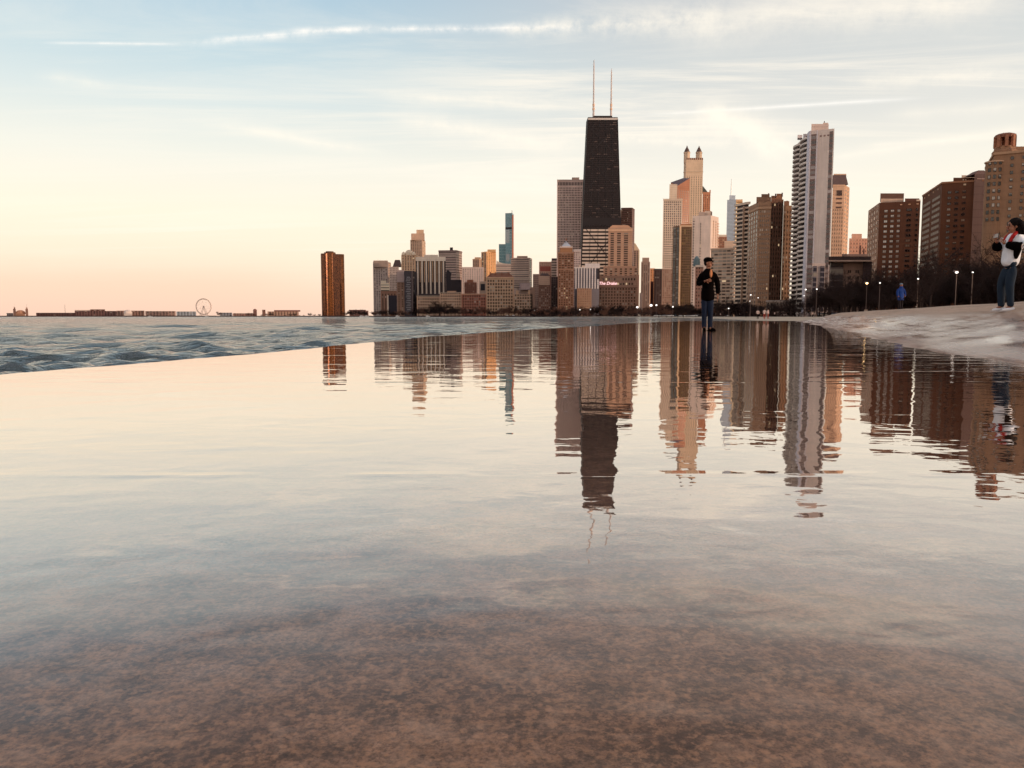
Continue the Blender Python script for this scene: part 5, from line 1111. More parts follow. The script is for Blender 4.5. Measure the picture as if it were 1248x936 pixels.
# rows along the shore drive: (px from, px to, distance, top row, count, label)
ROWS = [
 (418, 456, 1620, 376, 7, 'bare tree in the low row between the bronze tower and the grey slab tower', True),
 (262, 392, 2280, 380.2, 22, 'bare tree in the low row on the far shore left of the bronze tower', True),
 (455, 506, 1330, 376, 8, 'bare tree along the water below the grey slab and balcony towers', True),
 (508, 562, 1300, 371, 12, 'bare tree along the water below the beige arcaded blocks', True),
 (562, 650, 1260, 373, 16, 'bare tree along the water between the red brick block and the beige hotel', True),
 (650, 722, 1060, 372, 16, 'bare tree below the brown brick towers left of the black skyscraper', True),
 (722, 800, 960, 370, 16, 'bare tree below the wide hotel with the lit letters', True),
 (798, 850, 800, 368, 11, 'bare tree below the white grid tower and the olive glass tower', True),
 (640, 800, 900, 376, 22, 'bare tree in the front low row beside the beach below the black skyscraper', True),
 (872, 912, 520, 363, 9, 'bare tree below the beige banded block', False),
 (905, 968, 430, 366, 11, 'bare tree below the big brown stone block', False),
 (800, 925, 600, 373, 18, 'bare tree in the low shoreline row behind the man in the cap', True),
 (960, 1000, 340, 355, 5, 'bare tree at the foot of the tall white tower', False),
 (992, 1022, 270, 342, 6, 'bare tree in front of the glazed bay right of the white tower', False),
 (1020, 1064, 290, 332, 8, 'bare tree in front of the beige mid rise block with the dark roof', False),
 (1000, 1062, 330, 352, 9, 'bare tree in the second row behind the lit park lamp', False),
 (1060, 1130, 280, 330, 13, 'bare tree below the red brick tower with three window columns', False),
 (1062, 1128, 240, 346, 13, 'bare tree in the low row behind the person in the blue coat', False),
 (1120, 1200, 240, 312, 12, 'bare tree below the larger red brick tower', False),
 (1130, 1206, 200, 334, 13, 'bare tree in the front row beside the right hand park lamp', False),
 (1196, 1262, 190, 300, 7, 'bare tree behind the woman taking a photo', False),
 (1200, 1262, 150, 324, 9, 'lower bare tree close behind the woman taking a photo', False),
]
for p0, p1, D, ty, n, lab, far in ROWS:
    for k in range(n):
        px = p0 + (p1 - p0) * (k + .5 + rt_.uniform(-.4, .4)) / n; dd_ = D * rt_.uniform(.97, 1.05); H = max(3.5, yz(ty + rt_.uniform(-1, 4) * (1 if D > 500 else 2), dd_))
        tree(px, dd_, H, lab, lab.replace('bare tree', 'bare trees'), far=far, wide=rt_.uniform(1.1, 1.5) if far else rt_.uniform(.9, 1.2))
tree(1133, 150, yz(302, 150), 'tall slender bare tree crossing the lit ribbon windows of the larger red brick tower', None, 1, wide=.62)
tree(1120.5, 140, yz(322, 140), 'smaller bare tree left of the slender one before the larger red brick tower', None, 2, wide=.8)
tree(536, 1260, yz(364, 1260), 'round topped bare tree standing tallest before the beige arcaded block', None, 0, True, 1.5)
tree(1028, 210, yz(338, 210), 'spreading bare tree before the mid rise block left of the lit park lamp', None, 3, wide=1.3)
# unseen trees added beyond the right edge to block the low sun from the apron
for k in range(26): tree(1430 + (k // 2) * 60, (120 if k % 2 else 78) - k * 1.6, 15, 'added unseen bare tree blocking the low sun beyond the right edge of the promenade', 'added unseen bare trees blocking the low sun beyond the right edge of the promenade', wide=1.2)
# clipped dark hedge and low scrub at the foot of the trees
def hedge(name, label, p0, D0, p1, D1, h):
    rnd = random.Random(int(p0)); A = Vector((Xz(p0, 0, D0), D0, 0)); C = Vector((Xz(p1, 0, D1), D1, 0)); q = MB(); n = 2600; L_ = (C - A).length
    for i in range(n):
        f = rnd.random(); top = h * (.75 + .25 * math.sin(f * 40 + p0) * math.sin(f * 13)); p = A.lerp(C, f) + Vector((rnd.uniform(-1, 1), rnd.uniform(-1.2, 1.2), rnd.uniform(0, 1) * top))
        s_ = L_ / 260 * rnd.uniform(.5, 1.2) ; s_ = min(s_, h * .35)
        d1 = Vector((rnd.gauss(0, 1), rnd.gauss(0, .6), rnd.gauss(0, 1))).normalized() * s_; d2 = Vector((rnd.gauss(0, 1), rnd.gauss(0, .6), rnd.gauss(0, 1))).normalized() * s_
        q.poly([p, p + d1, p + d1 + d2, p + d2])
    o = q.build(name, simple('hedge_twigs', lin(48, 28, 24), .95, 0, .3, .5), None); o.location = (0, 0, GZ); tag(o, label, 'hedge')
hedge('hedge', 'dark hedge line at the foot of the red brick towers', 1050, 300, 1215, 210, 6)
hedge('hedge', 'dark hedge line below the tall white tower and the mid rise block', 965, 390, 1062, 310, 5)
hedge('hedge', 'dark hedge line below the olive tower and the banded block', 795, 820, 968, 440, 7)
hedge('hedge', 'dark hedge line under the black skyscraper and the wide hotel', 646, 1090, 800, 830, 6)
hedge('hedge', 'dark hedge line behind the woman taking a photo', 1200, 215, 1300, 150, 8)
# lamps
m_, t_, o_ = new_mat('lamp_glow'); principled(t_, o_, color=(1, 1, 1, 1), emit=(1, .93, .86, 1), estr=1.9); GLOW = m_
m_, t_, o_ = new_mat('lamp_glow_warm'); principled(t_, o_, color=(1, 1, 1, 1), emit=(1, .62, .25, 1), estr=7.); GLOWW = m_
POLE = simple('lamp_pole', lin(124, 100, 92), .5, .3, .1)
def lamp_mesh(h, r, glow):
    a = MB(); a.lathe((0, 0, 0), [(.16, 0), (.16, .5), (.09, .6), (.06, h - .3)], 8); bb = MB(); bb.lathe((0, 0, h - .3), [(.1, 0), (.3, .1), (.34, .5), (.12, .62)], 8)
    g_ = MB(); g_.sphere((0, 0, h + .02), r, 10, sc=(1, 1, .8)); return a.mesh('pole', POLE), bb.mesh('shade', POLE), g_.mesh('lamp_globe', glow)
def lamp(px, py, h, label, group=None, r=.32, glow=None, D=None):
    D = D or (h + GZ - HC) / (W(py, 1000) / 1000); x = X(px, py, D)
    key = ('lamp', round(h, 1), round(r, 2), glow.name if glow else '')
    if key not in UNIT: UNIT[key] = lamp_mesh(h, r, glow or GLOW)
    e = empty('street_lamp', (x, D, GZ)); tag(e, label, 'street lamp', group)
    p_, s_, g_ = UNIT[key]; link('pole', p_, e); link('lamp_globe', g_, e)
    return e
def big_lamp(px, py, h, label, warm):
    e = lamp(px, py, h, label, None, .30, GLOWW if warm else GLOW); q = MB(); q.lathe((0, 0, h), [(.22, -.3), (.5, -.05), (.5, .18), (.15, .5)], 10)
    q = MB(); q.frustum([(-.7, -.25), (.3, -.25), (.3, .25), (-.7, .25)], h + .16, [(-.5, -.15), (.2, -.15), (.2, .15), (-.5, .15)], h + .42); q.build('lamp_hood', POLE, e)
    q = MB(); q.box((0, 0, 1.2), (.35, .3, .75)); q.build('control_box', simple('control_box_paint', lin(176, 146, 128), .6), e)
big_lamp(1056.6, 345.3, 9, 'lit warm park lamp on a tall pole before the mid rise block', True)
big_lamp(1166, 332, 9, 'lit white park lamp on a tall pole before the larger red brick tower', False)
gl_ = 'far park lamps glowing along the shore drive'
for i, (px, py, lab) in enumerate(((651.3, 378.3, 'lit globe at the shore below the small banded brown tower, left one'), (671.4, 378.4, 'lit globe at the shore below the narrow dark block'), (706.8, 377.5, 'lit globe at the shore below the plain beige annex'), (719.9, 377.3, 'lit globe at the shore at the left corner of the lettered hotel'), (732.9, 377.3, 'lit globe at the shore below the hotel letters'))):
    lamp(px, py, 9, lab, gl_, .75)
for i, (px, py, r) in enumerate(((776.7, 374.5, .6), (793.5, 372.3, .6), (800, 372, .4), (982, 353, .28), (980, 360.5, .22), (995.5, 352.5, .24), (1021, 361, .26), (1030.5, 358.5, .24), (1043, 357, .28), (1041, 374.5, .3), (1029, 375, .3), (1072.5, 345, .2), (1185.5, 332, .16), (1172.5, 347, .14), (1119, 340, .2), (1113.5, 355, .2), (1080, 357, .16), (1149, 362, .2), (1121, 369, .3), (915, 359.5, .3), (924, 363, .25), (914, 367, .25), (888, 376, .4), (820, 374, .4))):
    px_side = 'small lit globe glowing among the dark park trees'
    hgt_ = 9 if (384 - py) > 14 else 5
    lamp(px, py, hgt_, 'small lit lamp globe glowing among the dark bare trees along the park', 'small lamps among the park trees', r)
# ------------------------------------------------------------------ people
def skin_mesh(name, nodes, edges, mat, root=None, levels=2, smooth=True):
    """nodes: name -> (x,y,z,rx[,ry]); grown with a Skin modifier and baked to a plain mesh"""
    ks = list(nodes); idx = {k: i for i, k in enumerate(ks)}
    me = bpy.data.meshes.new(name); me.from_pydata([nodes[k][:3] for k in ks], [(idx[a], idx[b]) for a, b in edges], [])
    o = bpy.data.objects.new('tmp', me); COL.objects.link(o)
    md = o.modifiers.new('s', 'SKIN'); md.branch_smoothing = .6
    for k in ks:
        v = me.skin_vertices[0].data[idx[k]]; n = nodes[k]; v.radius = (n[3], n[4] if len(n) > 4 else n[3]); v.use_root = (k == root)
    sd_ = o.modifiers.new('d', 'SUBSURF'); sd_.levels = levels; sd_.render_levels = levels
    dg = bpy.context.evaluated_depsgraph_get(); m2 = bpy.data.meshes.new_from_object(o.evaluated_get(dg)); bpy.data.objects.remove(o)
    m2.name = name; m2.materials.clear(); m2.materials.append(mat)
    m2.polygons.foreach_set('use_smooth', [smooth] * len(m2.polygons)); return m2
def join_mesh(name, meshes, mats):
    bm = bmesh.new(); 
    for me, mi in meshes:
        n0 = len(bm.faces); bm.from_mesh(me); bm.faces.ensure_lookup_table()
        for f in bm.faces[n0:]: f.material_index = mi
    out_ = bpy.data.meshes.new(name); bm.to_mesh(out_); bm.free()
    for m in mats: out_.materials.append(m)
    return out_
def ell(c, r, mat, n=20, rot=None):
    bm = bmesh.new(); bmesh.ops.create_uvsphere(bm, u_segments=n, v_segments=n // 2 + 2, radius=1)
    M_ = Matrix.Translation(c) @ (rot.to_4x4() if rot else Matrix()) @ Matrix.Diagonal((*r, 1)); bmesh.ops.transform(bm, matrix=M_, verts=bm.verts)
    me = bpy.data.meshes.new('e'); bm.to_mesh(me); bm.free(); me.polygons.foreach_set('use_smooth', [True] * len(me.polygons)); me.materials.append(mat); return me
SKIN = simple('skin', lin(150, 98, 74), .55, 0, .06, 6); EYE = simple('eye', lin(30, 22, 20), .3); LIP = simple('lips', lin(150, 80, 72), .5)
def fabric(name, c, rough=.85, fold=.012, scale=6, spec=.25):
    m, t, out = new_mat(name); g = t.node('ShaderNodeTexCoord').outputs['Object']; n = t.noise(t.vmath('MULTIPLY', g, (1, 1, .5)), scale, 4, .55, 1.2); k = t.remap(n, .3, .7, .8, 1.15)
    principled(t, out, color=t.mix(1., lin(*c), t.comb(k, k, k), 'MULTIPLY'), rough=rough, normal=t.bump(n, .7, fold), spec=spec); return m
HAIR = fabric('hair', (20, 11, 10), .7, .004, 40, .1)
DENIM = fabric('denim', (20, 30, 52), .85, .02, 7); BLACK = fabric('black_cloth', (11, 6, 6), .85, .03, 5, .03); WHITE = fabric('white_nylon', (232, 234, 242), .6, .025, 5); RED = fabric('red_cloth', (170, 24, 24), .7, .01); TEAL = fabric('dark_denim', (24, 38, 54), .8, .02, 7)
def head(c, yaw, r=.115, skin=SKIN):
    """skull, jaw, nose, ears, brow, eyes, mouth; yaw 0 looks along -y"""
    R_ = Matrix.Rotation(yaw, 3, 'Z'); P = lambda x, y, z: Vector(c) + R_ @ Vector((x, y, z))
    ms = [(ell(P(0, .012, .02), (r * .66, r * .84, r * .95), skin, rot=R_), 0), (ell(P(0, -.022, -.05), (r * .5, r * .58, r * .55), skin, rot=R_), 0), (ell(P(0, -.105, -.018), (.013, .022, .026), skin, 10, rot=R_), 0), (ell(P(0, -.045, -.095), (.03, .03, .022), skin, 10, R_), 0)]
    for sx in (-1, 1):
        ms.append((ell(P(sx * .078, .012, -.01), (.012, .022, .032), skin, 10, R_), 0)); ms.append((ell(P(sx * .03, -.088, .012), (.013, .008, .008), EYE, 8, R_), 1)); ms.append((ell(P(sx * .03, -.09, .032), (.02, .008, .005), HAIR, 8, R_), 1))
    ms.append((ell(P(0, -.093, -.058), (.024, .009, .008), LIP, 8, R_), 2)); return ms
def hand(wrist, fwd, palm_n, curl=.6, mir=1, s=1.):
    """palm and five fingers as skinned chains; fwd = fingers' direction, palm_n = out of the palm"""
    w_ = Vector(wrist); f = Vector(fwd).normalized(); n = Vector(palm_n); n = (n - f * n.dot(f)).normalized(); sd_ = f.cross(n) * mir
    nodes = {}; edges = []
    def add(k, p, r): nodes[k] = (*p, r)
    add('w', w_, .024 * s); add('p1', w_ + f * .045 * s, .03 * s); add('p2', w_ + f * .075 * s, .03 * s); edges += [('w', 'p1'), ('p1', 'p2')]
    ms = [(skin_mesh('h', nodes, edges, SKIN, 'w', 1), 0)]
    for i, (off, ln) in enumerate(((-.03, .075), (-.01, .085), (.01, .08), (.029, .062))):
        b0 = w_ + f * .07 * s + sd_ * off * s; nd = {}; p = b0; dr = f.copy(); nd['0'] = (*p, .0095 * s)
        for q in range(3):
            p = p + dr * ln * s / 3 * (1.15 - .15 * q); nd[str(q + 1)] = (*p, (.009 - .0012 * q) * s); dr = (dr + n * curl * .55).normalized()
        ms.append((skin_mesh('f', nd, [('0', '1'), ('1', '2'), ('2', '3')], SKIN, '0', 1), 0))
    b0 = w_ + f * .03 * s - sd_ * .022 * s; p1 = b0 + (f * .4 - sd_ * .7 + n * .35).normalized() * .04 * s; p2 = p1 + (f * .85 - sd_ * .2 + n * .4).normalized() * .034 * s
    ms.append((skin_mesh('t', {'0': (*b0, .012 * s), '1': (*p1, .0105 * s), '2': (*p2, .009 * s)}, [('0', '1'), ('1', '2')], SKIN, '0', 1), 0)); return ms
def person(name, label, loc, rz, parts_body, parts, cat='person', group=None):
    me = join_mesh('person', parts_body, [SKIN, EYE, LIP]); me.polygons.foreach_set('use_smooth', [True] * len(me.polygons))
    o = link(name, me, None, loc); o.rotation_euler = (0, 0, rz); tag(o, label, cat, group)
    for nm, m2 in parts: link(nm, m2, o)
    return o
def shoe(c, yaw, mat, sole, L_=.28):
    R_ = Matrix.Rotation(yaw, 3, 'Z'); P = lambda x, y, z: Vector(c) + R_ @ Vector((x, y, z))
    nd = {'a': (*P(0, .06, .05), .042, .05), 'b': (*P(0, -.03, .052), .042, .046), 'c': (*P(0, -.12, .04), .046, .032), 'd': (*P(0, -.19, .034), .034, .024), 'e': (*P(0, .05, .10), .042, .042)}
    a = skin_mesh('shoe', nd, [('a', 'b'), ('b', 'c'), ('c', 'd'), ('a', 'e')], mat, 'b', 2)
    q = MB(); pts = [(-.035, .1), (-.045, .0), (-.05, -.12), (-.03, -.215), (0, -.23), (.03, -.215), (.05, -.12), (.045, 0), (.035, .1)]
    pw = [P(x, y, 0) for x, y in pts[::-1]]; q.prism([(v[0], v[1]) for v in pw], c[2], c[2] + .024); s2 = q.mesh('s', sole)
    return join_mesh('shoe', [(a, 0), (s2, 1)], [mat, sole])
# --- man in the cap: faces us, head turned to his left (right in the photo)
def man():
    D = 19.6; px = 861.5; loc = (Xz(px, 0, D), D, .006)
    P = {'pel': (0, 0, .98, .11, .09), 'w': (0, 0, 1.12, .11, .09), 'ch': (0, .0, 1.34, .12, .09), 'nb': (0, .01, 1.47, .06, .06), 'nk': (0, 0, 1.54, .062, .06), 'hd': (0, -.005, 1.62, .06, .06),
         'hl': (-.07, 0, .90, .07), 'kl': (-.085, -.02, .52, .045), 'al': (-.08, .02, .10, .034), 'fl': (-.08, -.08, .05, .03),
         'hr': (.07, 0, .90, .07), 'kr': (.08, -.03, .52, .045), 'ar': (.085, .02, .10, .034), 'fr': (.10, -.08, .05, .03),
         'sl': (-.16, .0, 1.40, .045), 'el': (-.24, -.03, 1.14, .035), 'wl': (-.09, -.23, 1.22, .03), 'sr': (.16, 0, 1.40, .045), 'er': (.25, .03, 1.12, .035), 'wr': (.27, -.02, .86, .03)}
    E = [('pel', 'w'), ('w', 'ch'), ('ch', 'nb'), ('nb', 'nk'), ('nk', 'hd'), ('pel', 'hl'), ('hl', 'kl'), ('kl', 'al'), ('al', 'fl'), ('pel', 'hr'), ('hr', 'kr'), ('kr', 'ar'), ('ar', 'fr'), ('ch', 'sl'), ('sl', 'el'), ('el', 'wl'), ('ch', 'sr'), ('sr', 'er'), ('er', 'wr')]
    body = [(skin_mesh('b', P, E, SKIN, 'pel', 2), 0)] + head((0, -.01, 1.66), math.radians(62), .125) + hand((-.09, -.23, 1.22), (1, -.1, .1), (0, 1, 0), .5, 1, 1.05) + hand((.27, -.02, .86), (.02, -.1, -1), (-1, 0, 0), .5, -1, 1.05)
    J = {'h0': (0, .0, .72, .19, .155), 'hem': (0, .0, .80, .205, .165), 'pel': (0, 0, .98, .205, .165), 'w': (0, 0, 1.16, .205, .165), 'ch': (0, .0, 1.34, .215, .16), 'nb': (0, .01, 1.46, .16, .13), 'col': (0, .0, 1.55, .085, .085),
         'sl': (-.185, .0, 1.41, .095), 'el': (-.28, -.03, 1.13, .08), 'wl': (-.12, -.215, 1.215, .055), 'sr': (.185, 0, 1.41, .095), 'er': (.275, .03, 1.13, .08), 'wr': (.28, -.01, .88, .058)}
    JE = [('h0', 'hem'), ('hem', 'pel'), ('pel', 'w'), ('w', 'ch'), ('ch', 'nb'), ('nb', 'col'), ('ch', 'sl'), ('sl', 'el'), ('el', 'wl'), ('ch', 'sr'), ('sr', 'er'), ('er', 'wr')]
    jk = skin_mesh('jacket', J, JE, BLACK, 'w', 2)
    Q = {'pel': (0, 0, 1.0, .11, .10), 'hl': (-.075, 0, .86, .10, .115), 'kl': (-.085, -.02, .50, .08, .085), 'ml': (-.082, .01, .22, .072), 'al': (-.08, .015, .05, .07), 'hr': (.075, 0, .86, .10, .115), 'kr': (.08, -.03, .50, .08, .085), 'mr': (.083, .0, .22, .072), 'ar': (.085, .015, .05, .07)}
    tr_ = skin_mesh('jeans', Q, [('pel', 'hl'), ('hl', 'kl'), ('kl', 'ml'), ('ml', 'al'), ('pel', 'hr'), ('hr', 'kr'), ('kr', 'mr'), ('mr', 'ar')], DENIM, 'pel', 2)
    R_ = Matrix.Rotation(math.radians(62), 3, 'Z')
    cap = [(ell(Vector((0, -.005, 1.725)) + R_ @ Vector((0, .018, 0)), (.104, .124, .08), BLACK, 20, R_), 0), (ell(Vector((0, -.01, 1.71)) + R_ @ Vector((0, -.11, -.005)), (.07, .06, .012), BLACK, 14, R_), 0)]
    hair = join_mesh('hair', [(ell(Vector((0, -.01, 1.665)) + R_ @ Vector((0, .045, 0)), (.088, .085, .085), HAIR, 16, R_), 0)], [HAIR])
    patch = ell((.06, -.165, 1.40), (.038, .022, .10), fabric('orange_print', (214, 140, 96)), 12)
    o = person('person', 'man in dark cap, black jacket and blue jeans standing on the wet concrete', loc, math.radians(-8), body,
           [('jacket', jk), ('jeans', tr_), ('cap', join_mesh('cap', cap, [BLACK])), ('hair', hair), ('shirt_front', join_mesh('shirt_front', [(patch, 0)], [patch.materials[0]])), ('shoe', shoe((-.08, 0, 0), 0, BLACK, BLACK)), ('shoe', shoe((.09, 0, 0), math.radians(35), BLACK, BLACK))])
    o.scale = (.9, .95, 1.03)
    return o
man()
# --- woman at the right edge: faces left, arms raised with a phone (modelled facing -x)
def woman():
    D = 14.1; px = 1224; x = Xz(px, .5, D); z = float(terr(np.array([x]), np.array([D]))[0]); loc = (x, D, z)
    P = {'pel': (.06, 0, .92, .07, .07), 'w': (.08, 0, 1.05, .08, .08), 'ch': (.09, 0, 1.22, .10, .09), 'nb': (.09, 0, 1.34, .055, .055), 'nk': (.09, 0, 1.41, .05, .05), 'hd': (.09, 0, 1.50, .055, .055),
         'hl': (.06, -.07, .80, .04), 'kl': (.02, -.09, .47, .042), 'al': (.06, -.08, .09, .032), 'fl': (-.03, -.08, .045, .028),
         'hr': (.06, .07, .80, .04), 'kr': (-.02, .08, .48, .042), 'ar': (-.01, .08, .09, .032), 'fr': (-.10, .08, .045, .028),
         'sl': (.09, -.13, 1.27, .04), 'el': (.11, -.20, 1.14, .022), 'wl': (-.12, -.12, 1.20, .028), 'sr': (.06, .14, 1.28, .04), 'er': (-.03, .21, 1.10, .034), 'wr': (-.19, .04, 1.29, .028)}
    E = [('pel', 'w'), ('w', 'ch'), ('ch', 'nb'), ('nb', 'nk'), ('nk', 'hd'), ('pel', 'hl'), ('hl', 'kl'), ('kl', 'al'), ('al', 'fl'), ('pel', 'hr'), ('hr', 'kr'), ('kr', 'ar'), ('ar', 'fr'), ('ch', 'sl'), ('sl', 'el'), ('el', 'wl'), ('ch', 'sr'), ('sr', 'er'), ('er', 'wr')]
    Yw = math.radians(-90)
    body = [(skin_mesh('b', P, E, SKIN, 'pel', 2), 0)] + head((.075, 0, 1.535), Yw, .115) + hand((-.12, -.12, 1.20), (-.6, .3, .7), (0, 1, .2), .7, 1, .92) + hand((-.19, .04, 1.29), (-.3, -.1, .9), (0, -1, 0), .7, -1, .92)
    J = {'h0': (.05, 0, .80, .115, .115), 'hem': (.055, 0, .87, .135, .135), 'w': (.07, 0, 1.03, .16, .16), 'ch': (.09, 0, 1.22, .18, .17), 'nb': (.09, 0, 1.34, .12, .11), 'co': (.09, 0, 1.42, .07, .07)}
    ms = [(skin_mesh('jacket', J, [('h0', 'hem'), ('hem', 'w'), ('w', 'ch'), ('ch', 'nb'), ('nb', 'co')], WHITE, 'w', 2), 0)]
    arms = (((.10, -.12, 1.30), (.165, -.235, 1.13), (-.13, -.13, 1.195)), ((.06, .14, 1.30), (-.03, .23, 1.09), (-.18, .06, 1.26)))
    mid_ = lambda a, b, f: tuple(p + (q - p) * f for p, q in zip(a, b))
    for s1, e1, w1 in arms: ms.append((skin_mesh('up', {'s': (*s1, .085), 'm': (*mid_(s1, e1, .35), .09), 'e': (*mid_(s1, e1, .62), .085)}, [('s', 'm'), ('m', 'e')], WHITE, 'm', 2), 0))
    jk = join_mesh('jacket', ms, [WHITE]); ms = []
    for s1, e1, w1 in arms: ms.append((skin_mesh('sl', {'m': (*mid_(s1, e1, .5), .09), 'e': (*e1, .085), 'n': (*mid_(e1, w1, .5), .092), 'w': (*w1, .06)}, [('m', 'e'), ('e', 'n'), ('n', 'w')], BLACK, 'e', 2), 0))
    ms.append((skin_mesh('dp', {'a': (.08, -.15, 1.16, .09, .05), 'b': (.06, -.165, 1.03, .06, .04), 'c': (.05, -.165, .93, .02, .03)}, [('a', 'b'), ('b', 'c')], BLACK, 'a', 2), 0))
    sleeve = join_mesh('sleeve', ms, [BLACK])
    col = skin_mesh('collar', {'z': (-.035, -.11, 1.16, .035), 'a': (-.03, -.10, 1.26, .036), 'b': (.02, -.10, 1.35, .036), 'c': (.09, -.08, 1.41, .03), 'd': (.14, 0, 1.43, .028), 'e': (.09, .08, 1.41, .03), 'f': (.02, .09, 1.35, .033), 'g': (-.03, .08, 1.26, .033)}, [('z', 'a'), ('a', 'b'), ('b', 'c'), ('c', 'd'), ('d', 'e'), ('e', 'f'), ('f', 'g')], RED, 'd', 2)
    Q = {'pt': (.07, 0, 1.1, .10, .10), 'pel': (.07, 0, 1.0, .14, .13), 'ps': (.085, 0, .90, .165, .14), 'hl': (.06, -.075, .78, .105, .115), 'kl': (.01, -.09, .47, .08), 'ml': (.045, -.08, .25, .066), 'al': (.06, -.08, .07, .058), 'hr': (.06, .075, .78, .105, .115), 'kr': (-.025, .085, .48, .08), 'mr': (-.015, .08, .25, .066), 'ar': (-.01, .08, .07, .058)}
    jn = skin_mesh('jeans', Q, [('pt', 'pel'), ('pel', 'ps'), ('ps', 'hl'), ('hl', 'kl'), ('kl', 'ml'), ('ml', 'al'), ('ps', 'hr'), ('hr', 'kr'), ('kr', 'mr'), ('mr', 'ar')], TEAL, 'ps', 2)
    rnd = random.Random(3)
    hr = [(ell((.115, 0, 1.58), (.115, .105, .11), HAIR, 20), 0), (ell((.18, 0, 1.50), (.10, .12, .13), HAIR, 20), 0), (ell((.22, -.01, 1.40), (.09, .12, .12), HAIR, 20), 0)]
    for k in range(46):
        a = rnd.uniform(-1.7, 1.7); x0 = .12 + math.cos(a) * .07; y0 = math.sin(a) * .09; L_ = rnd.uniform(.16, .30)
        q = MB(); pts = [(x0, y0, 1.62), (x0 + .05, y0 * 1.2, 1.54), (x0 + .10 + rnd.uniform(-.02, .02), y0 * 1.3, 1.60 - L_ * .75), (x0 + .09 + rnd.uniform(-.03, .03), y0 * 1.25, 1.58 - L_)]
        q.tube(pts, [.03, .04, .034, .016], 7); me = q.mesh('hs', HAIR, True); hr.append((me, 0))
    hair = join_mesh('hair', hr, [HAIR]); hair.polygons.foreach_set('use_smooth', [True] * len(hair.polygons))
    def small(me, c):
        me.transform(Matrix.Translation(c) @ Matrix.Scale(.84, 4) @ Matrix.Translation(-Vector(c))); return me
    SN = simple('sneaker_white', lin(226, 222, 226), .6, 0, .05); SO = simple('sole_white', lin(200, 190, 186), .7, 0, .05)
    o = person('person', 'long haired woman in white, black and red jacket holding up a phone', loc, 0, body,
               [('jacket', jk), ('sleeve', sleeve), ('collar', col), ('jeans', jn), ('hair', hair), ('shoe', small(shoe((.06, -.08, .0), Yw + .1, SN, SO), (.06, -.08, 0))), ('shoe', small(shoe((-.01, .08, .0), Yw, SN, SO), (-.01, .08, 0)))])
    # the phone rests in her hands: a thing of its own
    q = MB(); q.box((0, 0, 0), (.005, .075, .037)); q.box((-.0055, 0, 0), (.0015, .07, .033), 1)
    ph = q.build('phone', [simple('phone_black', lin(18, 14, 16), .25), simple('phone_screen', lin(160, 150, 150), .1)], None); ph.location = (loc[0] - .235, loc[1] - .02, loc[2] + 1.36); tag(ph, 'dark phone held up in both hands by the woman at the right edge', 'phone')
woman()
# --- person in the blue hooded coat seen from behind on the crest
def blue():
    D = 50.; x = Xz(1097, .6, D); z = float(terr(np.array([x]), np.array([D]))[0])
    NAVY = fabric('dark_trousers', (28, 18, 22)); BL = fabric('blue_coat', (18, 56, 128), .7, .02)
    P = {'pel': (0, 0, .95, .14), 'ch': (0, 0, 1.32, .16, .12), 'nk': (0, 0, 1.52, .05), 'hd': (0, 0, 1.62, .09, .1), 'hl': (-.09, 0, .88, .09), 'kl': (-.1, -.02, .5, .06), 'al': (-.11, .02, .06, .04), 'hr': (.09, 0, .88, .09), 'kr': (.1, .04, .5, .06), 'ar': (.1, .1, .06, .04), 'sl': (-.2, 0, 1.42, .06), 'el': (-.25, .02, 1.15, .045), 'wl': (-.22, .1, .92, .035), 'sr': (.2, 0, 1.42, .06), 'er': (.25, .02, 1.15, .045), 'wr': (.22, .1, .92, .035)}
    E = [('pel', 'ch'), ('ch', 'nk'), ('nk', 'hd'), ('pel', 'hl'), ('hl', 'kl'), ('kl', 'al'), ('pel', 'hr'), ('hr', 'kr'), ('kr', 'ar'), ('ch', 'sl'), ('sl', 'el'), ('el', 'wl'), ('ch', 'sr'), ('sr', 'er'), ('er', 'wr')]
    J = {'hem': (0, 0, .70, .24, .18), 'pel': (0, 0, .95, .21, .17), 'ch': (0, 0, 1.33, .20, .15), 'nb': (0, 0, 1.50, .11, .1), 'hood': (0, .02, 1.64, .12, .13), 'sl': (-.21, 0, 1.41, .09), 'el': (-.28, .02, 1.13, .075), 'wl': (-.24, .08, .94, .055), 'sr': (.21, 0, 1.41, .09), 'er': (.28, .02, 1.13, .075), 'wr': (.24, .08, .94, .055)}
    jk = skin_mesh('coat', J, [('hem', 'pel'), ('pel', 'ch'), ('ch', 'nb'), ('nb', 'hood'), ('ch', 'sl'), ('sl', 'el'), ('el', 'wl'), ('ch', 'sr'), ('sr', 'er'), ('er', 'wr')], BL, 'pel', 2)
    tr_ = skin_mesh('trousers', {'p': (0, 0, .9, .16, .12), 'hl': (-.09, 0, .82, .1), 'kl': (-.1, -.02, .5, .08), 'al': (-.11, .02, .1, .07), 'hr': (.09, 0, .82, .1), 'kr': (.1, .04, .5, .08), 'ar': (.1, .1, .1, .07)}, [('p', 'hl'), ('hl', 'kl'), ('kl', 'al'), ('p', 'hr'), ('hr', 'kr'), ('kr', 'ar')], NAVY, 'p', 2)
    person('person', 'person in a blue hooded coat on the crest of the slope seen from behind', (x, D, z), math.radians(190), [(skin_mesh('b', P, E, SKIN, 'pel', 2), 0)] + head((0, 0, 1.66), 0, .115), [('coat', jk), ('trousers', tr_), ('shoe', shoe((-.11, 0, 0), 0, BLACK, BLACK)), ('shoe', shoe((.1, .08, 0), 0, BLACK, BLACK)), ('hat', join_mesh('hat', [(ell((0, .0, 1.745), (.1, .11, .06), WHITE, 14), 0)], [fabric('grey_knit', (120, 140, 160))]))])
blue()
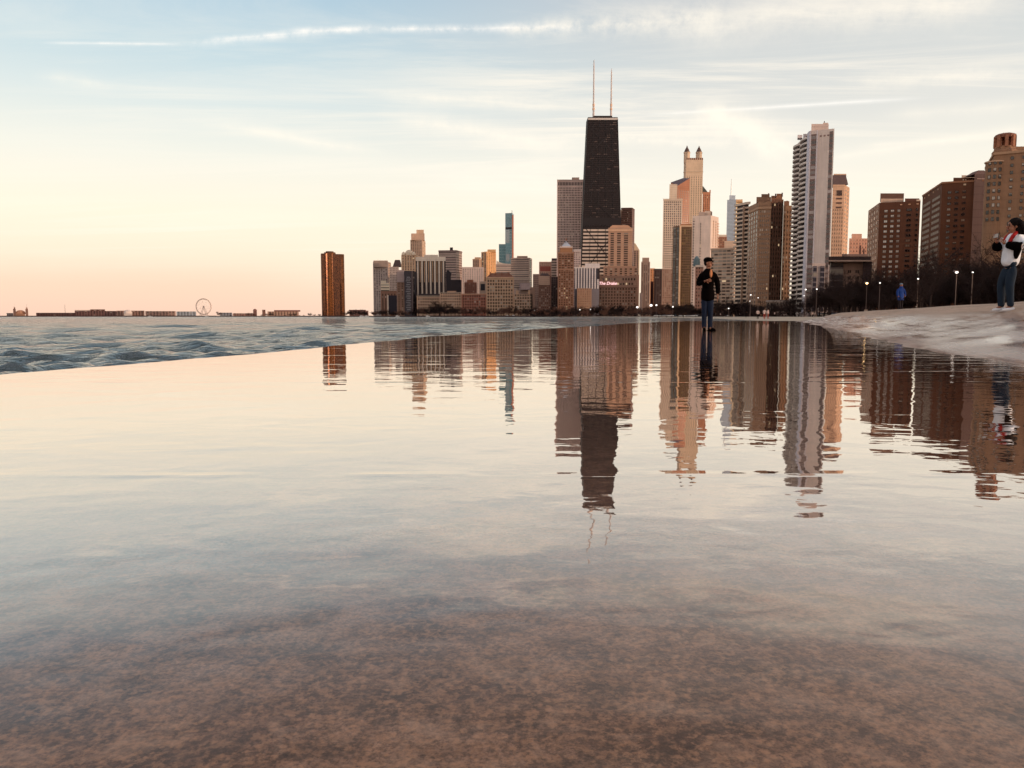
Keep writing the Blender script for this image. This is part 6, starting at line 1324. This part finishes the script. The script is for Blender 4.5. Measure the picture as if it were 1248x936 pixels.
# --- distant strollers on the beach
def stroller_mesh(seed, top, leg):
    r = random.Random(seed); st = r.uniform(.08, .22)
    P = {'pel': (0, 0, .93, .14), 'ch': (0, 0, 1.3, .17, .13), 'nk': (0, 0, 1.5, .06), 'hd': (0, 0, 1.62, .095), 'hl': (-.08, 0, .86, .09), 'kl': (-.09, -st * .6, .5, .07), 'al': (-.09, st, .08, .05), 'tl': (-.09, st - .12, .03, .04), 'hr': (.08, 0, .86, .09), 'kr': (.09, st * .5, .5, .07), 'ar': (.09, -st, .08, .05), 'tr': (.09, -st - .12, .03, .04), 'sl': (-.2, 0, 1.4, .07), 'el': (-.25, r.uniform(-.1, .1), 1.15, .055), 'wl': (-.24, -.12, .95, .04), 'sr': (.2, 0, 1.4, .07), 'er': (.25, 0, 1.15, .055), 'wr': (.22, -.1, .95, .04)}
    E = [('pel', 'ch'), ('ch', 'nk'), ('nk', 'hd'), ('pel', 'hl'), ('hl', 'kl'), ('kl', 'al'), ('al', 'tl'), ('pel', 'hr'), ('hr', 'kr'), ('kr', 'ar'), ('ar', 'tr'), ('ch', 'sl'), ('sl', 'el'), ('el', 'wl'), ('ch', 'sr'), ('sr', 'er'), ('er', 'wr')]
    me = skin_mesh('person', P, E, SKIN, 'pel', 1); me.materials.append(top); me.materials.append(leg); me.materials.append(HAIR)
    for p in me.polygons:
        z = p.center.z; p.material_index = 0 if 1.5 < z < 1.66 else (3 if z >= 1.66 else (1 if z > .88 else 2))
    return me
PINKW = fabric('pale_pink_cloth', (250, 214, 200)); CORAL = fabric('coral_cloth', (190, 90, 76)); GREYC = fabric('grey_cloth', (90, 80, 84))
def zb_at(x, y):
    c_ = float(np.interp(y, cy_, cx_)) - 1.5; v = x - c_; return -.22 + .50 * float(sstep(0, 34, np.array(v))) + .06 * float(sstep(30, 200, np.array(v)))
crowd = [(923.5, 137, PINKW, BLACK, 'walker with a pale top left in the bright group of three on the beach', 'g'), (931.5, 125, PINKW, CORAL, 'middle figure of the bright group of three on the beach', 'g'), (936, 128, PINKW, CORAL, 'right figure of the bright group of three on the beach', 'g'),
 (909, 230, BLACK, BLACK, 'dark figure alone left of the bright group on the beach', None), (960, 260, BLACK, BLACK, 'dark figure alone right of the bright group on the beach', None), (985.6, 190, BLACK, GREYC, 'largest dark stroller on the sand below the tall white tower', None),
 (998.5, 230, BLACK, BLACK, 'first of the dark strollers right of the tall white tower foot', None), (1004.5, 240, BLACK, BLACK, 'second of the dark strollers right of the tall white tower foot', None), (1012.5, 250, BLACK, GREYC, 'third of the dark strollers right of the tall white tower foot', None), (1019.5, 235, GREYC, BLACK, 'fourth of the dark strollers right of the tall white tower foot', None)]
sc_ = random.Random(9)
for px, D, a_, b_, lab, g_ in crowd:
    x = Xz(px, 0, D); o = link('person', stroller_mesh(int(px), a_, b_), None, (x, D, max(zb_at(x, D), GZ if x > np.interp(D, [62, 100, 200, 330], [62, 62, 90, 112]) else -9) - .02)); o.rotation_euler = (0, 0, sc_.uniform(0, 6.28)); tag(o, lab, 'person', 'strollers on the beach')
SM = [stroller_mesh(200 + k, [BLACK, GREYC, PINKW, BLACK][k], [BLACK, BLACK, BLACK, GREYC][k]) for k in range(4)]
for k in range(26):
    px = [803, 812, 818, 826, 833, 848, 878, 884, 893, 901, 944, 952, 968, 975, 990, 1008, 1024, 1028, 1033, 1037, 1043, 1048, 1052, 1061, 1066, 1071][k]; D = sc_.uniform(300, 420) if px < 940 else sc_.uniform(250, 320)
    x = Xz(px, 0, D); zz_ = max(zb_at(x, D), GZ if x > np.interp(D, [62, 100, 200, 330, 520], [62, 62, 90, 112, 134]) else -9)
    o = link('person', SM[k % 4], None, (x, D, zz_)); o.rotation_euler = (0, 0, sc_.uniform(0, 6.28)); tag(o, 'tiny far stroller in the line of people along the back of the beach', 'person', 'tiny strollers along the back of the beach')
